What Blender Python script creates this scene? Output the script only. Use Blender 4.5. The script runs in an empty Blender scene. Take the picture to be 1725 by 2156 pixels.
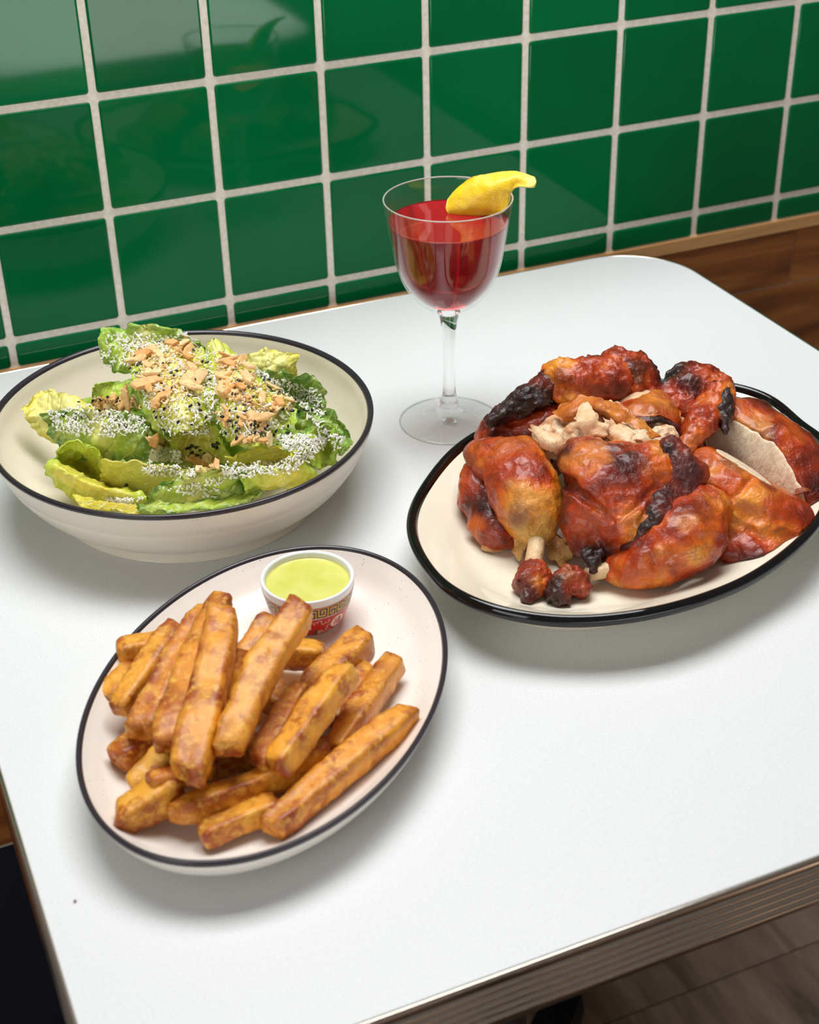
import bpy, bmesh, math, random
import numpy as np
from mathutils import Vector, Matrix
from mathutils.bvhtree import BVHTree

random.seed(7)
rng = np.random.default_rng(7)
C = bpy.context.scene.collection
SC = bpy.context.scene

# ---------------------------------------------------------------- camera
CAM_R = np.array([[0.91663759, -0.39919263, -0.02051261],
                  [0.22662419, 0.47673793, 0.84933057],
                  [0.32926736, 0.78317698, -0.52746262]])      # right, up, forward
CAM_P = np.array([-0.20660764, -1.04536054, 1.23683559])
FPX = 3139.51
cam_d = bpy.data.cameras.new('camera')
cam = bpy.data.objects.new('camera', cam_d)
C.objects.link(cam)
cam_d.sensor_fit = 'VERTICAL'
cam_d.sensor_height = 36.0
cam_d.lens = FPX / 2156 * 36.0
cam_d.clip_start = 0.01
M = Matrix.Identity(4)
for i in range(3):
    M[i][0] = CAM_R[0][i]; M[i][1] = CAM_R[1][i]; M[i][2] = -CAM_R[2][i]; M[i][3] = CAM_P[i]
cam.matrix_world = M
cam_d.dof.use_dof = True
cam_d.dof.focus_distance = 0.90
cam_d.dof.aperture_fstop = 11.0
SC.camera = cam

# ---------------------------------------------------------------- light
w = bpy.data.worlds.new('room_light'); SC.world = w
w.use_nodes = True
w.node_tree.nodes['Background'].inputs[0].default_value = (1.0, 0.92, 0.86, 1)
w.node_tree.nodes['Background'].inputs[1].default_value = 0.14

def area(name, loc, target, sx, sy, power, col=(1, 1, 1)):
    d = bpy.data.lights.new(name, 'AREA'); d.shape = 'RECTANGLE'; d.size = sx; d.size_y = sy
    d.energy = power; d.color = col
    o = bpy.data.objects.new(name, d); C.objects.link(o); o.location = loc
    v = Vector(target) - Vector(loc)
    o.rotation_euler = v.to_track_quat('-Z', 'Y').to_euler()
    return o
area('ceiling_panel', (0.16, -0.10, 2.05), (0.12, -0.36, 0.75), 1.0, 0.62, 20, (0.985, 0.99, 1.0))
area('front_fill', (-2.6, -2.2, 1.9), (0.1, -0.5, 0.75), 1.6, 1.6, 26, (0.97, 0.985, 1.0))  # added fill from the front left, brightens the wall and dish fronts
sp_d = bpy.data.lights.new('reflection_boost_spot', 'SPOT'); sp_d.energy = 1150; sp_d.spot_size = math.radians(31); sp_d.spot_blend = 0.25; sp_d.shadow_soft_size = 0.05  # added spot, brightens the second table so its reflection shows in the tiles
sp = bpy.data.objects.new('reflection_boost_spot', sp_d); C.objects.link(sp); sp.location = (0.22, -1.17, 2.3)

SC.view_settings.view_transform = 'Standard'
SC.view_settings.look = 'None'
SC.view_settings.exposure = 0.13
SC.view_settings.gamma = 1.0
SC.view_settings.use_curve_mapping = False

# ---------------------------------------------------------------- helpers
TZ = 0.75            # table top height
def at(u, v, z):     # photograph pixel -> point at height z above the table top
    d = np.array([(u - 862.5) / FPX, -(v - 1078) / FPX, 1.0]) @ CAM_R
    return CAM_P + d * ((TZ + z) - CAM_P[2]) / d[2]
def ray_dir(u, v):
    d = np.array([(u - 862.5) / FPX, -(v - 1078) / FPX, 1.0]) @ CAM_R
    return d / np.linalg.norm(d)
def lin(r, g, b):
    f = lambda c: (c / 255 / 12.92) if c <= 10 else ((c / 255 + 0.055) / 1.055) ** 2.4
    return np.array([f(r), f(g), f(b)])
def rgba(r, g, b):
    return (*lin(r, g, b), 1.0)

def mesh_obj(name, verts, faces, mat=None, parent=None, smooth=True, colors=None):
    me = bpy.data.meshes.new(name)
    me.from_pydata([tuple(map(float, v)) for v in verts], [], [tuple(map(int, f)) for f in faces])
    me.update()
    if smooth:
        me.polygons.foreach_set('use_smooth', np.ones(len(me.polygons), bool))
    if colors is not None:
        ca = me.color_attributes.new('Col', 'FLOAT_COLOR', 'POINT')
        c4 = np.ones((len(verts), 4), np.float32); c4[:, :3] = colors
        ca.data.foreach_set('color', c4.ravel())
    o = bpy.data.objects.new(name, me); C.objects.link(o)
    if mat: me.materials.append(mat)
    if parent is not None:
        o.parent = parent
        o.matrix_parent_inverse = Matrix.Translation(-Vector(parent.location))
    return o
def copy_part(src, loc, parent=None):
    o = src.copy(); C.objects.link(o); o.location = loc
    if parent is not None: o.parent = parent
    return o
def thing(name, label, cat, loc=(0, 0, 0), group=None):
    o = bpy.data.objects.new(name, None); C.objects.link(o)
    o.location = loc; o.empty_display_size = 0.02
    return tag(o, label, cat, group)
def tag(o, label, cat, group=None, kind=None):
    o['label'] = label; o['category'] = cat
    if group: o['group'] = group
    if kind: o['kind'] = kind
    return o
def structure(o): o['kind'] = 'structure'; return o

def loft(rings, closed_u=True, cap0=False, cap1=False):
    """rings: list of (n,3) arrays -> verts, faces"""
    n = len(rings[0]); V = np.concatenate(rings); F = []
    for i in range(len(rings) - 1):
        for j in range(n if closed_u else n - 1):
            k = (j + 1) % n
            F.append((i * n + j, i * n + k, (i + 1) * n + k, (i + 1) * n + j))
    if cap0: F.append(tuple(range(n - 1, -1, -1)))
    if cap1: F.append(tuple((len(rings) - 1) * n + j for j in range(n)))
    return V, F
def lathe(profile, c, n=64, cap0=False, cap1=False):
    th = np.arange(n) * 2 * math.pi / n
    R = [np.stack([c[0] + r * np.cos(th), c[1] + r * np.sin(th), np.full(n, c[2] + z)], 1) for r, z in profile]
    return loft(R, True, cap0, cap1)
def smooth_profile(pts, k=6):
    """Catmull-Rom through profile points"""
    P = np.array(pts, float); out = []
    for i in range(len(P) - 1):
        p0, p1, p2, p3 = P[max(i - 1, 0)], P[i], P[i + 1], P[min(i + 2, len(P) - 1)]
        for t in np.arange(k) / k:
            out.append(0.5 * ((2 * p1) + (-p0 + p2) * t + (2 * p0 - 5 * p1 + 4 * p2 - p3) * t * t + (-p0 + 3 * p1 - 3 * p2 + p3) * t ** 3))
    out.append(P[-1]); return np.array(out)
def catmull_surface(G, nu, nv):
    """G (a,b,3) control grid -> (nu,nv,3)"""
    def samp(A, n):
        a = A.shape[0]; out = []
        for s in np.linspace(0, a - 1, n):
            i = min(int(s), a - 2); t = s - i
            p1, p2 = A[i], A[i + 1]
            p0 = A[i - 1] if i > 0 else 2 * p1 - p2
            p3 = A[i + 2] if i + 2 < a else 2 * p2 - p1
            out.append(0.5 * ((2 * p1) + (-p0 + p2) * t + (2 * p0 - 5 * p1 + 4 * p2 - p3) * t * t + (-p0 + 3 * p1 - 3 * p2 + p3) * t ** 3))
        return np.array(out)
    S = samp(np.array(G, float), nu)
    return samp(S.transpose(1, 0, 2), nv).transpose(1, 0, 2)

_lat = rng.random((32, 32, 32)).astype(np.float32) * 2 - 1
def vnoise(P, freq, seed=0.0):
    Q = np.asarray(P) * freq + np.array([3.1 + seed * 7.7, 11.3 + seed * 3.3, 5.7 + seed * 5.1])
    I = np.floor(Q).astype(int); f = Q - I; f = f * f * (3 - 2 * f)
    r = 0
    for dx in (0, 1):
        for dy in (0, 1):
            for dz in (0, 1):
                ww = (f[..., 0] if dx else 1 - f[..., 0]) * (f[..., 1] if dy else 1 - f[..., 1]) * (f[..., 2] if dz else 1 - f[..., 2])
                r = r + ww * _lat[(I[..., 0] + dx) % 32, (I[..., 1] + dy) % 32, (I[..., 2] + dz) % 32]
    return r
def fbm(P, freq, seed=0.0, oct=3):
    r = 0; a = 1.0
    for k in range(oct):
        r = r + a * vnoise(P, freq * 2 ** k, seed + k); a *= 0.5
    return r
def sstep(a, b, x):
    t = np.clip((x - a) / (b - a), 0, 1); return t * t * (3 - 2 * t)

# ---- signed distance fields for the roast
def sd_ell(P, c, r, R=None):
    q = P - np.asarray(c)
    if R is not None: q = q @ R
    r = np.asarray(r, float)
    k0 = np.linalg.norm(q / r, axis=-1); k1 = np.linalg.norm(q / (r * r), axis=-1) + 1e-9
    return k0 * (k0 - 1) / k1
def sd_cap(P, a, b, ra, rb):
    a = np.asarray(a); b = np.asarray(b); ab = b - a
    t = np.clip(((P - a) @ ab) / (ab @ ab), 0, 1)
    return np.linalg.norm(P - a - t[..., None] * ab, axis=-1) - (ra + (rb - ra) * t)
def smin(a, b, k):
    h = np.clip(0.5 + 0.5 * (b - a) / k, 0, 1)
    return b * (1 - h) + a * h - k * h * (1 - h)
def surface_nets(F, lo, hi, h):
    ax = [np.arange(lo[i], hi[i] + h, h) for i in range(3)]
    G = np.stack(np.meshgrid(*ax, indexing='ij'), -1)
    V = F(G.reshape(-1, 3)).reshape(G.shape[:3])
    n = np.array(V.shape)
    offs = [(i, j, k) for i in (0, 1) for j in (0, 1) for k in (0, 1)]
    def corner(o): return V[o[0]:n[0] - 1 + o[0], o[1]:n[1] - 1 + o[1], o[2]:n[2] - 1 + o[2]]
    cs = {o: corner(o) for o in offs}
    acc = np.zeros((*(n - 1), 3)); cnt = np.zeros(n - 1)
    for o in offs:
        for a in range(3):
            if o[a] == 0:
                o2 = list(o); o2[a] = 1; o2 = tuple(o2)
                v0, v1 = cs[o], cs[o2]; m = (v0 < 0) != (v1 < 0)
                t = np.where(m, v0 / np.where(m, v0 - v1, 1), 0)
                for b in range(3):
                    acc[..., b] += np.where(m, o[b] + (t if b == a else 0), 0)
                cnt += m
    act = cnt > 0
    idx = -np.ones(n - 1, int); idx[act] = np.arange(act.sum())
    ijk = np.argwhere(act)
    verts = np.array(lo) + h * (ijk + acc[act] / cnt[act][:, None])
    faces = []
    S = V < 0
    for a in range(3):
        b, c = (a + 1) % 3, (a + 2) % 3
        sl0 = [slice(None)] * 3; sl1 = [slice(None)] * 3
        sl0[a] = slice(0, -1); sl1[a] = slice(1, None)
        d = S[tuple(sl0)] != S[tuple(sl1)]
        e = np.argwhere(d)
        e = e[(e[:, b] > 0) & (e[:, c] > 0) & (e[:, b] < n[b] - 1) & (e[:, c] < n[c] - 1)]
        if not len(e): continue
        def cell(db, dc):
            q = e.copy(); q[:, b] += db; q[:, c] += dc
            return idx[q[:, 0], q[:, 1], q[:, 2]]
        quad = np.stack([cell(-1, -1), cell(0, -1), cell(0, 0), cell(-1, 0)], 1)
        inside = S[e[:, 0], e[:, 1], e[:, 2]]
        quad[~inside] = quad[~inside][:, ::-1]
        faces.append(quad)
    faces = np.concatenate(faces)
    return verts, faces[(faces >= 0).all(1)]
def fast_mesh(name, V, F, mat, parent=None, colors=None):
    me = bpy.data.meshes.new(name)
    F = np.asarray(F, np.int32)
    me.vertices.add(len(V)); me.vertices.foreach_set('co', np.asarray(V, np.float32).ravel())
    me.loops.add(F.size); me.loops.foreach_set('vertex_index', F.ravel())
    me.polygons.add(len(F)); me.polygons.foreach_set('loop_start', np.arange(len(F), dtype=np.int32) * F.shape[1])
    me.polygons.foreach_set('use_smooth', np.ones(len(F), bool))
    me.update(calc_edges=True); me.validate()
    if colors is not None:
        ca = me.color_attributes.new('Col', 'FLOAT_COLOR', 'POINT')
        c4 = np.ones((len(V), 4), np.float32); c4[:, :3] = colors
        ca.data.foreach_set('color', c4.ravel())
    me.materials.append(mat)
    o = bpy.data.objects.new(name, me); C.objects.link(o)
    if parent is not None:
        o.parent = parent; o.matrix_parent_inverse = Matrix.Translation(-Vector(parent.location))
    return o
def submesh(V, F, mask, colors=None):
    f = F[mask]; u, inv = np.unique(f, return_inverse=True)
    return V[u], inv.reshape(f.shape), (None if colors is None else colors[u])

# ---------------------------------------------------------------- materials
class NT:
    def __init__(s, name):
        s.m = bpy.data.materials.new(name); s.m.use_nodes = True
        s.t = s.m.node_tree; s.b = s.t.nodes['Principled BSDF']; s.out = s.t.nodes['Material Output']
    def n(s, typ, **k):
        x = s.t.nodes.new(typ)
        for a, v in k.items(): setattr(x, a, v)
        return x
    def l(s, a, b): s.t.links.new(a, b)
    def set(s, **k):
        for a, v in k.items(): s.b.inputs[a.replace('_', ' ')].default_value = v
        return s
    def noise(s, scale, detail=3, rough=0.5, vec=None, dist=0.0):
        x = s.n('ShaderNodeTexNoise'); x.inputs['Scale'].default_value = scale; x.inputs['Detail'].default_value = detail
        x.inputs['Roughness'].default_value = rough; x.inputs['Distortion'].default_value = dist
        if vec is not None: s.l(vec, x.inputs['Vector'])
        return x
    def ramp(s, fac, stops):
        x = s.n('ShaderNodeValToRGB'); e = x.color_ramp.elements
        while len(e) < len(stops): e.new(0.5)
        for i, (p, c) in enumerate(stops): e[i].position = p; e[i].color = c
        s.l(fac, x.inputs[0]); return x
    def mix(s, fac, a, b, mode='MIX'):
        x = s.n('ShaderNodeMix', data_type='RGBA', blend_type=mode)
        for i, v in ((0, fac), (6, a), (7, b)):
            if hasattr(v, 'links') or hasattr(v, 'is_output'): s.l(v, x.inputs[i])
            else: x.inputs[i].default_value = v
        return x.outputs[2]
    def bump(s, h, strength=0.3, dist=0.001, normal=None):
        x = s.n('ShaderNodeBump'); x.inputs['Strength'].default_value = strength; x.inputs['Distance'].default_value = dist
        s.l(h, x.inputs['Height'])
        if normal is not None: s.l(normal, x.inputs['Normal'])
        return x.outputs[0]
    def coord(s, kind='Object'):
        return s.n('ShaderNodeTexCoord').outputs[kind]
    def world(s):
        return s.n('ShaderNodeNewGeometry').outputs['Position']
def simple(name, col, rough=0.5, **k):
    t = NT(name); t.set(Base_Color=col, Roughness=rough, **k); return t.m

# green glazed tile
t = NT('green_glaze')
oi = t.n('ShaderNodeObjectInfo').outputs['Random']
r = t.ramp(oi, [(0, rgba(0, 98, 50)), (0.5, rgba(0, 106, 55)), (1, rgba(0, 112, 60))])
n1 = t.noise(14, 2, vec=t.world())
cl = t.mix(0.16, r.outputs[0], t.ramp(n1.outputs[0], [(0.3, rgba(0, 86, 44)), (0.7, rgba(0, 124, 68))]).outputs[0])
t.l(cl, t.b.inputs['Base Color'])
n2 = t.noise(18, 2, vec=t.world())
t.l(t.bump(n2.outputs[0], 0.008, 0.002), t.b.inputs['Normal'])
t.set(Roughness=0.05, IOR=1.29); M_TILE = t.m
# grout
t = NT('grout'); n1 = t.noise(260, 4, vec=t.world())
t.l(t.ramp(n1.outputs[0], [(0.3, rgba(238, 226, 206)), (0.7, rgba(255, 248, 236))]).outputs[0], t.b.inputs['Base Color'])
t.l(t.bump(n1.outputs[0], 0.4, 0.0006), t.b.inputs['Normal']); t.set(Roughness=0.85); M_GROUT = t.m
# woods
def wood(name, c0, c1, c2, rough=0.45, sc=(2.2, 30, 30)):
    t = NT(name); mp = t.n('ShaderNodeMapping'); t.l(t.world(), mp.inputs[0]); mp.inputs['Scale'].default_value = sc
    oi = t.n('ShaderNodeObjectInfo').outputs['Random']
    vm = t.n('ShaderNodeVectorMath', operation='ADD'); t.l(mp.outputs[0], vm.inputs[0])
    cx = t.n('ShaderNodeCombineXYZ'); ml = t.n('ShaderNodeMath', operation='MULTIPLY'); ml.inputs[1].default_value = 40; t.l(oi, ml.inputs[0])
    t.l(ml.outputs[0], cx.inputs[0]); t.l(ml.outputs[0], cx.inputs[2]); t.l(cx.outputs[0], vm.inputs[1])
    n1 = t.noise(1.6, 6, 0.62, vm.outputs[0], 0.8)
    cr = t.ramp(n1.outputs[0], [(0.28, c0), (0.5, c1), (0.74, c2)])
    t.l(cr.outputs[0], t.b.inputs['Base Color'])
    t.l(t.bump(n1.outputs[0], 0.25, 0.001), t.b.inputs['Normal']); t.set(Roughness=rough); return t.m
M_WOOD = wood('walnut_plank', rgba(92, 50, 22), rgba(150, 90, 42), rgba(196, 128, 66), sc=(3.0, 26, 26))
M_CAP = wood('light_wood_cap', rgba(196, 144, 86), rgba(222, 172, 112), rgba(236, 192, 136), sc=(3, 40, 40))
M_FLOOR = wood('weathered_floor_plank', rgba(86, 70, 58), rgba(128, 108, 92), rgba(160, 138, 118), 0.5, sc=(18, 3, 10))
M_NAVY = simple('navy_panel', rgba(16, 24, 40), 0.6)
# white laminate
t = NT('white_laminate'); n1 = t.noise(900, 2, vec=t.world())
t.l(t.ramp(n1.outputs[0], [(0.35, rgba(220, 222, 221)), (0.65, rgba(229, 231, 231))]).outputs[0], t.b.inputs['Base Color'])
t.set(Roughness=0.42, IOR=1.45); M_LAM = t.m
M_CHROME = simple('ribbed_metal_band', rgba(208, 196, 184), 0.16, Metallic=1.0)
M_BLACKMETAL = simple('black_cast_iron', rgba(16, 17, 20), 0.45)
# stoneware
def stoneware(name, col, spot=0.5, rough=0.22, thr=0.075, tint=(236, 218, 198)):
    t = NT(name); v = t.n('ShaderNodeTexVoronoi'); v.inputs['Scale'].default_value = 420; t.l(t.world(), v.inputs['Vector'])
    n1 = t.noise(60, 3, vec=t.world())
    r1 = t.ramp(v.outputs['Distance'], [(thr, (1, 1, 1, 1)), (thr + 0.10, (0, 0, 0, 1))])
    r2 = t.ramp(n1.outputs[0], [(0.50, (0, 0, 0, 1)), (0.64, (1, 1, 1, 1))])
    f = t.mix(1.0, r1.outputs[0], r2.outputs[0], 'MULTIPLY')
    f2 = t.mix(1.0, f, (spot, spot, spot, 1), 'MULTIPLY')
    n3 = t.noise(9, 2, vec=t.world())
    base = t.mix(t.ramp(n3.outputs[0], [(0.3, (0, 0, 0, 1)), (0.7, (0.25, 0.25, 0.25, 1))]).outputs[0], col, rgba(*tint))
    t.l(t.mix(f2, base, rgba(150, 84, 44)), t.b.inputs['Base Color'])
    n4 = t.noise(50, 2, vec=t.world())
    t.l(t.bump(n4.outputs[0], 0.05, 0.001), t.b.inputs['Normal'])
    t.set(Roughness=rough, IOR=1.5); return t.m
M_STONE = stoneware('cream_speckled_stoneware', rgba(250, 244, 234), 0.9, tint=(243, 230, 214))
M_BOWL = stoneware('cream_stoneware_bowl', rgba(240, 231, 212), 0.5, 0.25, tint=(232, 216, 192))
M_PLATTER = stoneware('ivory_platter_glaze', rgba(244, 236, 214), 0.0, 0.08, tint=(238, 226, 200))
M_RIM = simple('dark_rim_glaze', rgba(48, 42, 48), 0.25)
M_RIMBLK = simple('glossy_black_rim_glaze', rgba(16, 14, 14), 0.07)
M_WHITE = simple('white_melamine', rgba(238, 240, 242), 0.2)
M_RED = simple('red_print', rgba(190, 28, 22), 0.2)
M_YEL = simple('yellow_print', rgba(228, 172, 24), 0.2)
M_KEY = simple('dark_print', rgba(44, 34, 40), 0.25)
M_CRM = simple('cream_print', rgba(236, 206, 190), 0.25)
M_PINK = simple('pink_print', rgba(226, 150, 136), 0.25)
M_GRN = simple('olive_print', rgba(78, 80, 44), 0.25)

# ---------------------------------------------------------------- setting
P = 0.085
def tz(k): return TZ + P * (k + 0.2)
wall = structure(mesh_obj('wall_back', *(lambda x0, x1, y0, y1, z0, z1: ([(x0, y0, z0), (x1, y0, z0), (x1, y1, z0), (x0, y1, z0), (x0, y0, z1), (x1, y0, z1), (x1, y1, z1), (x0, y1, z1)],
    [(0, 3, 2, 1), (4, 5, 6, 7), (0, 1, 5, 4), (1, 2, 6, 5), (2, 3, 7, 6), (3, 0, 4, 7)]))(-0.62, 1.14, -0.0004, 0.12, 0.0, tz(5) + 0.01), M_GROUT, smooth=False))
def rounded_tile(wd, ht, dep, bev, seg=3):
    """flat tile front facing -y with cushioned edge"""
    prof = [(0.0, dep)] + [(bev * (1 - math.cos(a)), dep * 0.55 * (1 - math.sin(a))) for a in np.linspace(0, math.pi / 2, seg + 1)]
    rings = []
    for off, y in prof:
        x, z = wd / 2 - off, ht / 2 - off; rr = 0.0022; pts = []
        for cx, cz, a0 in ((x - rr, z - rr, 0), (-x + rr, z - rr, 90), (-x + rr, -z + rr, 180), (x - rr, -z + rr, 270)):
            for a in (0, 45, 90):
                pts.append((cx + rr * math.cos(math.radians(a0 + a)), y, cz + rr * math.sin(math.radians(a0 + a))))
        rings.append(np.array(pts))
    V, F = loft(rings, True, False, True)
    return V, F
G = 0.0052; DEP = 0.0040
tv, tf = rounded_tile(P - G, P - G, DEP, 0.0018)
proto = None
for row in range(0, 5):
    for col in range(-6, 13):
        loc = ((col + 0.5) * P, 0.0022 - DEP, tz(row + 0.5))
        if proto is None:
            proto = mesh_obj('tile', tv, tf, M_TILE); proto.data.polygons[len(tf) - 1].use_smooth = False; proto.location = loc; proto.parent = wall
        else:
            o = copy_part(proto, loc, wall)
            o.rotation_euler = (random.uniform(-.0012, .0012), 0, random.uniform(-.0012, .0012))
tv, tf = rounded_tile(P - G, 0.25 * P - G / 2, DEP, 0.0018)
proto2 = None
for col in range(-6, 13):
    loc = ((col + 0.5) * P, 0.0022 - DEP, tz(-0.125) - G / 4)
    if proto2 is None: proto2 = mesh_obj('cut_tile', tv, tf, M_TILE); proto2.data.polygons[len(tf) - 1].use_smooth = False; proto2.location = loc; proto2.parent = wall
    else: copy_part(proto2, loc, wall)

def box(name, x0, x1, y0, y1, z0, z1, mat, parent=None, bev=0.0):
    bm = bmesh.new(); bmesh.ops.create_cube(bm, size=1)
    bmesh.ops.scale(bm, verts=bm.verts, vec=(x1 - x0, y1 - y0, z1 - z0))
    bmesh.ops.translate(bm, verts=bm.verts, vec=((x0 + x1) / 2, (y0 + y1) / 2, (z0 + z1) / 2))
    if bev: bmesh.ops.bevel(bm, geom=bm.edges[:], offset=bev, segments=2, affect='EDGES')
    me = bpy.data.meshes.new(name); bm.to_mesh(me); bm.free(); me.materials.append(mat)
    o = bpy.data.objects.new(name, me); C.objects.link(o)
    if parent is not None: o.parent = parent; o.matrix_parent_inverse = Matrix.Translation(-Vector(parent.location))
    return o
trim = structure(box('trim_1', -0.62, 1.14, -0.0030, 0.0022, 0.7333, 0.7452, M_CAP, bev=0.0006))
zt = 0.7330
for zb in (0.6802, 0.585, 0.49, 0.39, 0.29):
    xs = {0.6802: (-0.62, -0.05, 0.62, 1.14), 0.585: (-0.62, 0.25, 1.14)}.get(zb, (-0.62, 0.1, 1.14))
    for a, b in zip(xs[:-1], xs[1:]):
        box('plank', a + 0.0005, b - 0.0005, -0.0018, 0.0030, zb + 0.0006, zt, M_WOOD, wall, bev=0.0005)
    zt = zb - 0.0006
structure(box('baseboard_back', -0.62, 1.14, -0.0016, 0.0022, 0.0, 0.2885, M_NAVY))
floor = structure(box('floor', -1.6, 1.6, -3.4, 0.12, -0.05, -0.006, M_BLACKMETAL))
for i in range(35):
    y1 = 0.0 - i * 0.096; off = (i * 0.37) % 0.8
    xs = [-1.6] + [x for x in (-1.2 + off, -0.4 + off, 0.4 + off, 1.2 + off) if -1.5 < x < 1.5] + [1.6]
    for a, b in zip(xs[:-1], xs[1:]):
        box('plank', a + 0.0008, b - 0.0008, y1 - 0.0952, y1 - 0.0008, -0.006, 0.0, M_FLOOR, floor)

# ---------------------------------------------------------------- tables
def rrect(x0, x1, y0, y1, r, k=14):
    pts = []
    f_ = min(r, 0.042)           # tighter corners at the front
    for cx, cy, a0, r in ((x1 - r, y1 - r, 0, r), (x0 + r, y1 - r, 90, r), (x0 + f_, y0 + f_, 180, f_), (x1 - f_, y0 + f_, 270, f_)):
        for a in np.linspace(0, 90, k):
            pts.append((cx + r * math.cos(math.radians(a0 + a)), cy + r * math.sin(math.radians(a0 + a))))
    return np.array(pts)
def diner_table(x0, x1, y0, y1, label, cat='table'):
    cx, cy = (x0 + x1) / 2, (y0 + y1) / 2
    tb = thing('diner_table', label, cat, (cx, cy, 0))
    r = 0.066; th = 0.031
    def ring(off, z):
        q = rrect(x0 + off, x1 - off, y0 + off, y1 - off, r - off)
        return np.concatenate([q, np.full((len(q), 1), z)], 1)
    V, F = loft([ring(0.0022, TZ - 0.028), ring(0.0022, TZ - 0.0004), ring(0.0026, TZ)], True, True, True)
    mesh_obj('table_top', V, F, M_LAM, tb, smooth=False)
    prof = [(0.0024, TZ - 0.0012), (0.0020, TZ - 0.0001), (0.0008, TZ), (0.0, TZ - 0.0010), (0.0, TZ - 0.0042)]
    z = TZ - 0.0042
    for k in range(5):          # five grooves
        for f, o in ((0.08, 0.0018), (0.20, 0.0026), (0.34, 0.0018), (0.46, 0.0003), (0.73, -0.0007), (1.0, 0.0003)):
            prof.append((o, z - f * 0.0047))
        z -= 0.0047
    prof += [(0.0, TZ - 0.0300), (0.0010, TZ - th), (0.0040, TZ - th)]
    V, F = loft([ring(o, zz) for o, zz in prof])
    F = [f[::-1] for f in F]
    mesh_obj('edge_band', V, F, M_CHROME, tb)
    V, F = lathe(smooth_profile([(0.034, 0.05), (0.034, 0.60), (0.036, 0.68), (0.09, 0.705), (0.11, 0.7195)], 4), (cx, cy, 0), 32, True, True)
    mesh_obj('column', V, F, M_BLACKMETAL, tb)
    for a in (45, 135, 225, 315):
        d = np.array([math.cos(math.radians(a)), math.sin(math.radians(a)), 0]); s = np.array([-d[1], d[0], 0]); R = []
        for f, wd, z0, z1 in ((0.0, 0.030, 0.035, 0.075), (0.10, 0.027, 0.022, 0.062), (0.22, 0.022, 0.006, 0.036), (0.262, 0.020, 0.004, 0.024), (0.272, 0.012, 0.006, 0.018)):
            c0 = np.array([cx, cy, 0]) + d * f
            R.append(np.array([c0 - s * wd + [0, 0, z0], c0 + s * wd + [0, 0, z0], c0 + s * wd * 0.8 + [0, 0, z1], c0 - s * wd * 0.8 + [0, 0, z1]]))
        V, F = loft(R, True, True, True)
        leg = mesh_obj('foot', V, F, M_BLACKMETAL, tb, smooth=False)
        V, F = lathe([(0.010, 0.0), (0.012, 0.002), (0.012, 0.005), (0.006, 0.0065)], tuple(np.array([cx, cy, 0]) + d * 0.25), 16, True, True)
        mesh_obj('glide', V, F, M_BLACKMETAL, leg)
    return tb
diner_table(-0.1805, 0.4635, -0.6706, -0.0135, 'white laminate diner table with ribbed metal edge, carrying all the dishes')
diner_table(-0.1805, 0.4635, -1.46, -0.800, 'second white diner table, seen only as a pale reflection in the green tiles')

# ---------------------------------------------------------------- dishes
def dish(name, label, cx, cy, a, b, rot, prof_in, prof_rim, prof_out, mbody, mrim, n=128, scallop=None, sag=None):
    """profiles: (inset d from the rim line, z above table)"""
    th = np.arange(n) * 2 * math.pi / n
    def ring(d, z, k=1.0):
        sc = (1 + scallop(th) * max(0, 1 - d / 0.05)) if scallop else np.ones(n)
        X = (a - d) * np.cos(th) * sc; Y = (b - d) * np.sin(th) * sc
        zz = z + (sag(th) * max(0, 1 - d / 0.03) if sag else 0)
        return np.stack([cx + X * math.cos(rot) - Y * math.sin(rot), cy + X * math.sin(rot) + Y * math.cos(rot), TZ + zz + np.zeros(n)], 1)
    tb = thing(name, label, name.split('_')[-1], (cx, cy, TZ))
    V, F = loft([ring(*p) for p in prof_in], True, True, False)
    Vo, Fo = loft([ring(*p) for p in prof_out], True, False, True)
    k = len(V); V2 = np.concatenate([V, Vo]); F2 = F + [tuple(i + k for i in f) for f in Fo]
    mesh_obj('body', V2, [f[::-1] for f in F2], mbody, tb)
    V, F = loft([ring(*p) for p in prof_rim])
    mesh_obj('rim_band', V, [f[::-1] for f in F], mrim, tb)
    return tb
# salad bowl
BX, BY = -0.0177, -0.2350
def bsp(p, k=5): return smooth_profile(p, k)
bowl_in_pts = [(0.1155, 0.0072), (0.085, 0.0074), (0.060, 0.0085), (0.036, 0.0135), (0.020, 0.0245), (0.009, 0.0395), (0.0052, 0.0490), (0.0040, 0.0520)]
bowl = dish('salad_bowl', 'large cream stoneware bowl with a dark rim, filled with salad', BX, BY, 0.1185, 0.1225, 0.03,
     bsp(bowl_in_pts), bsp([(0.0040, 0.0520), (0.0032, 0.0535), (0.0014, 0.0544), (0.0, 0.0536), (0.0002, 0.0515)], 4),
     bsp([(0.0002, 0.0515), (0.0010, 0.0480), (0.0035, 0.0415), (0.0060, 0.0365), (0.0068, 0.0340), (0.0100, 0.0285), (0.0170, 0.0195), (0.0260, 0.0120), (0.0325, 0.0082), (0.0350, 0.0066), (0.0354, 0.0050), (0.0352, 0.0012), (0.0362, 0.0), (0.06, 0.0004), (0.11, 0.0004)], 4), M_BOWL, M_RIM)
def bowl_r(z):
    d = np.interp(z, [0.0072, 0.0085, 0.0135, 0.0245, 0.0395, 0.0490, 0.0544], [0.075, 0.060, 0.036, 0.020, 0.009, 0.0052, 0.002])
    return 0.120 - d
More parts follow.
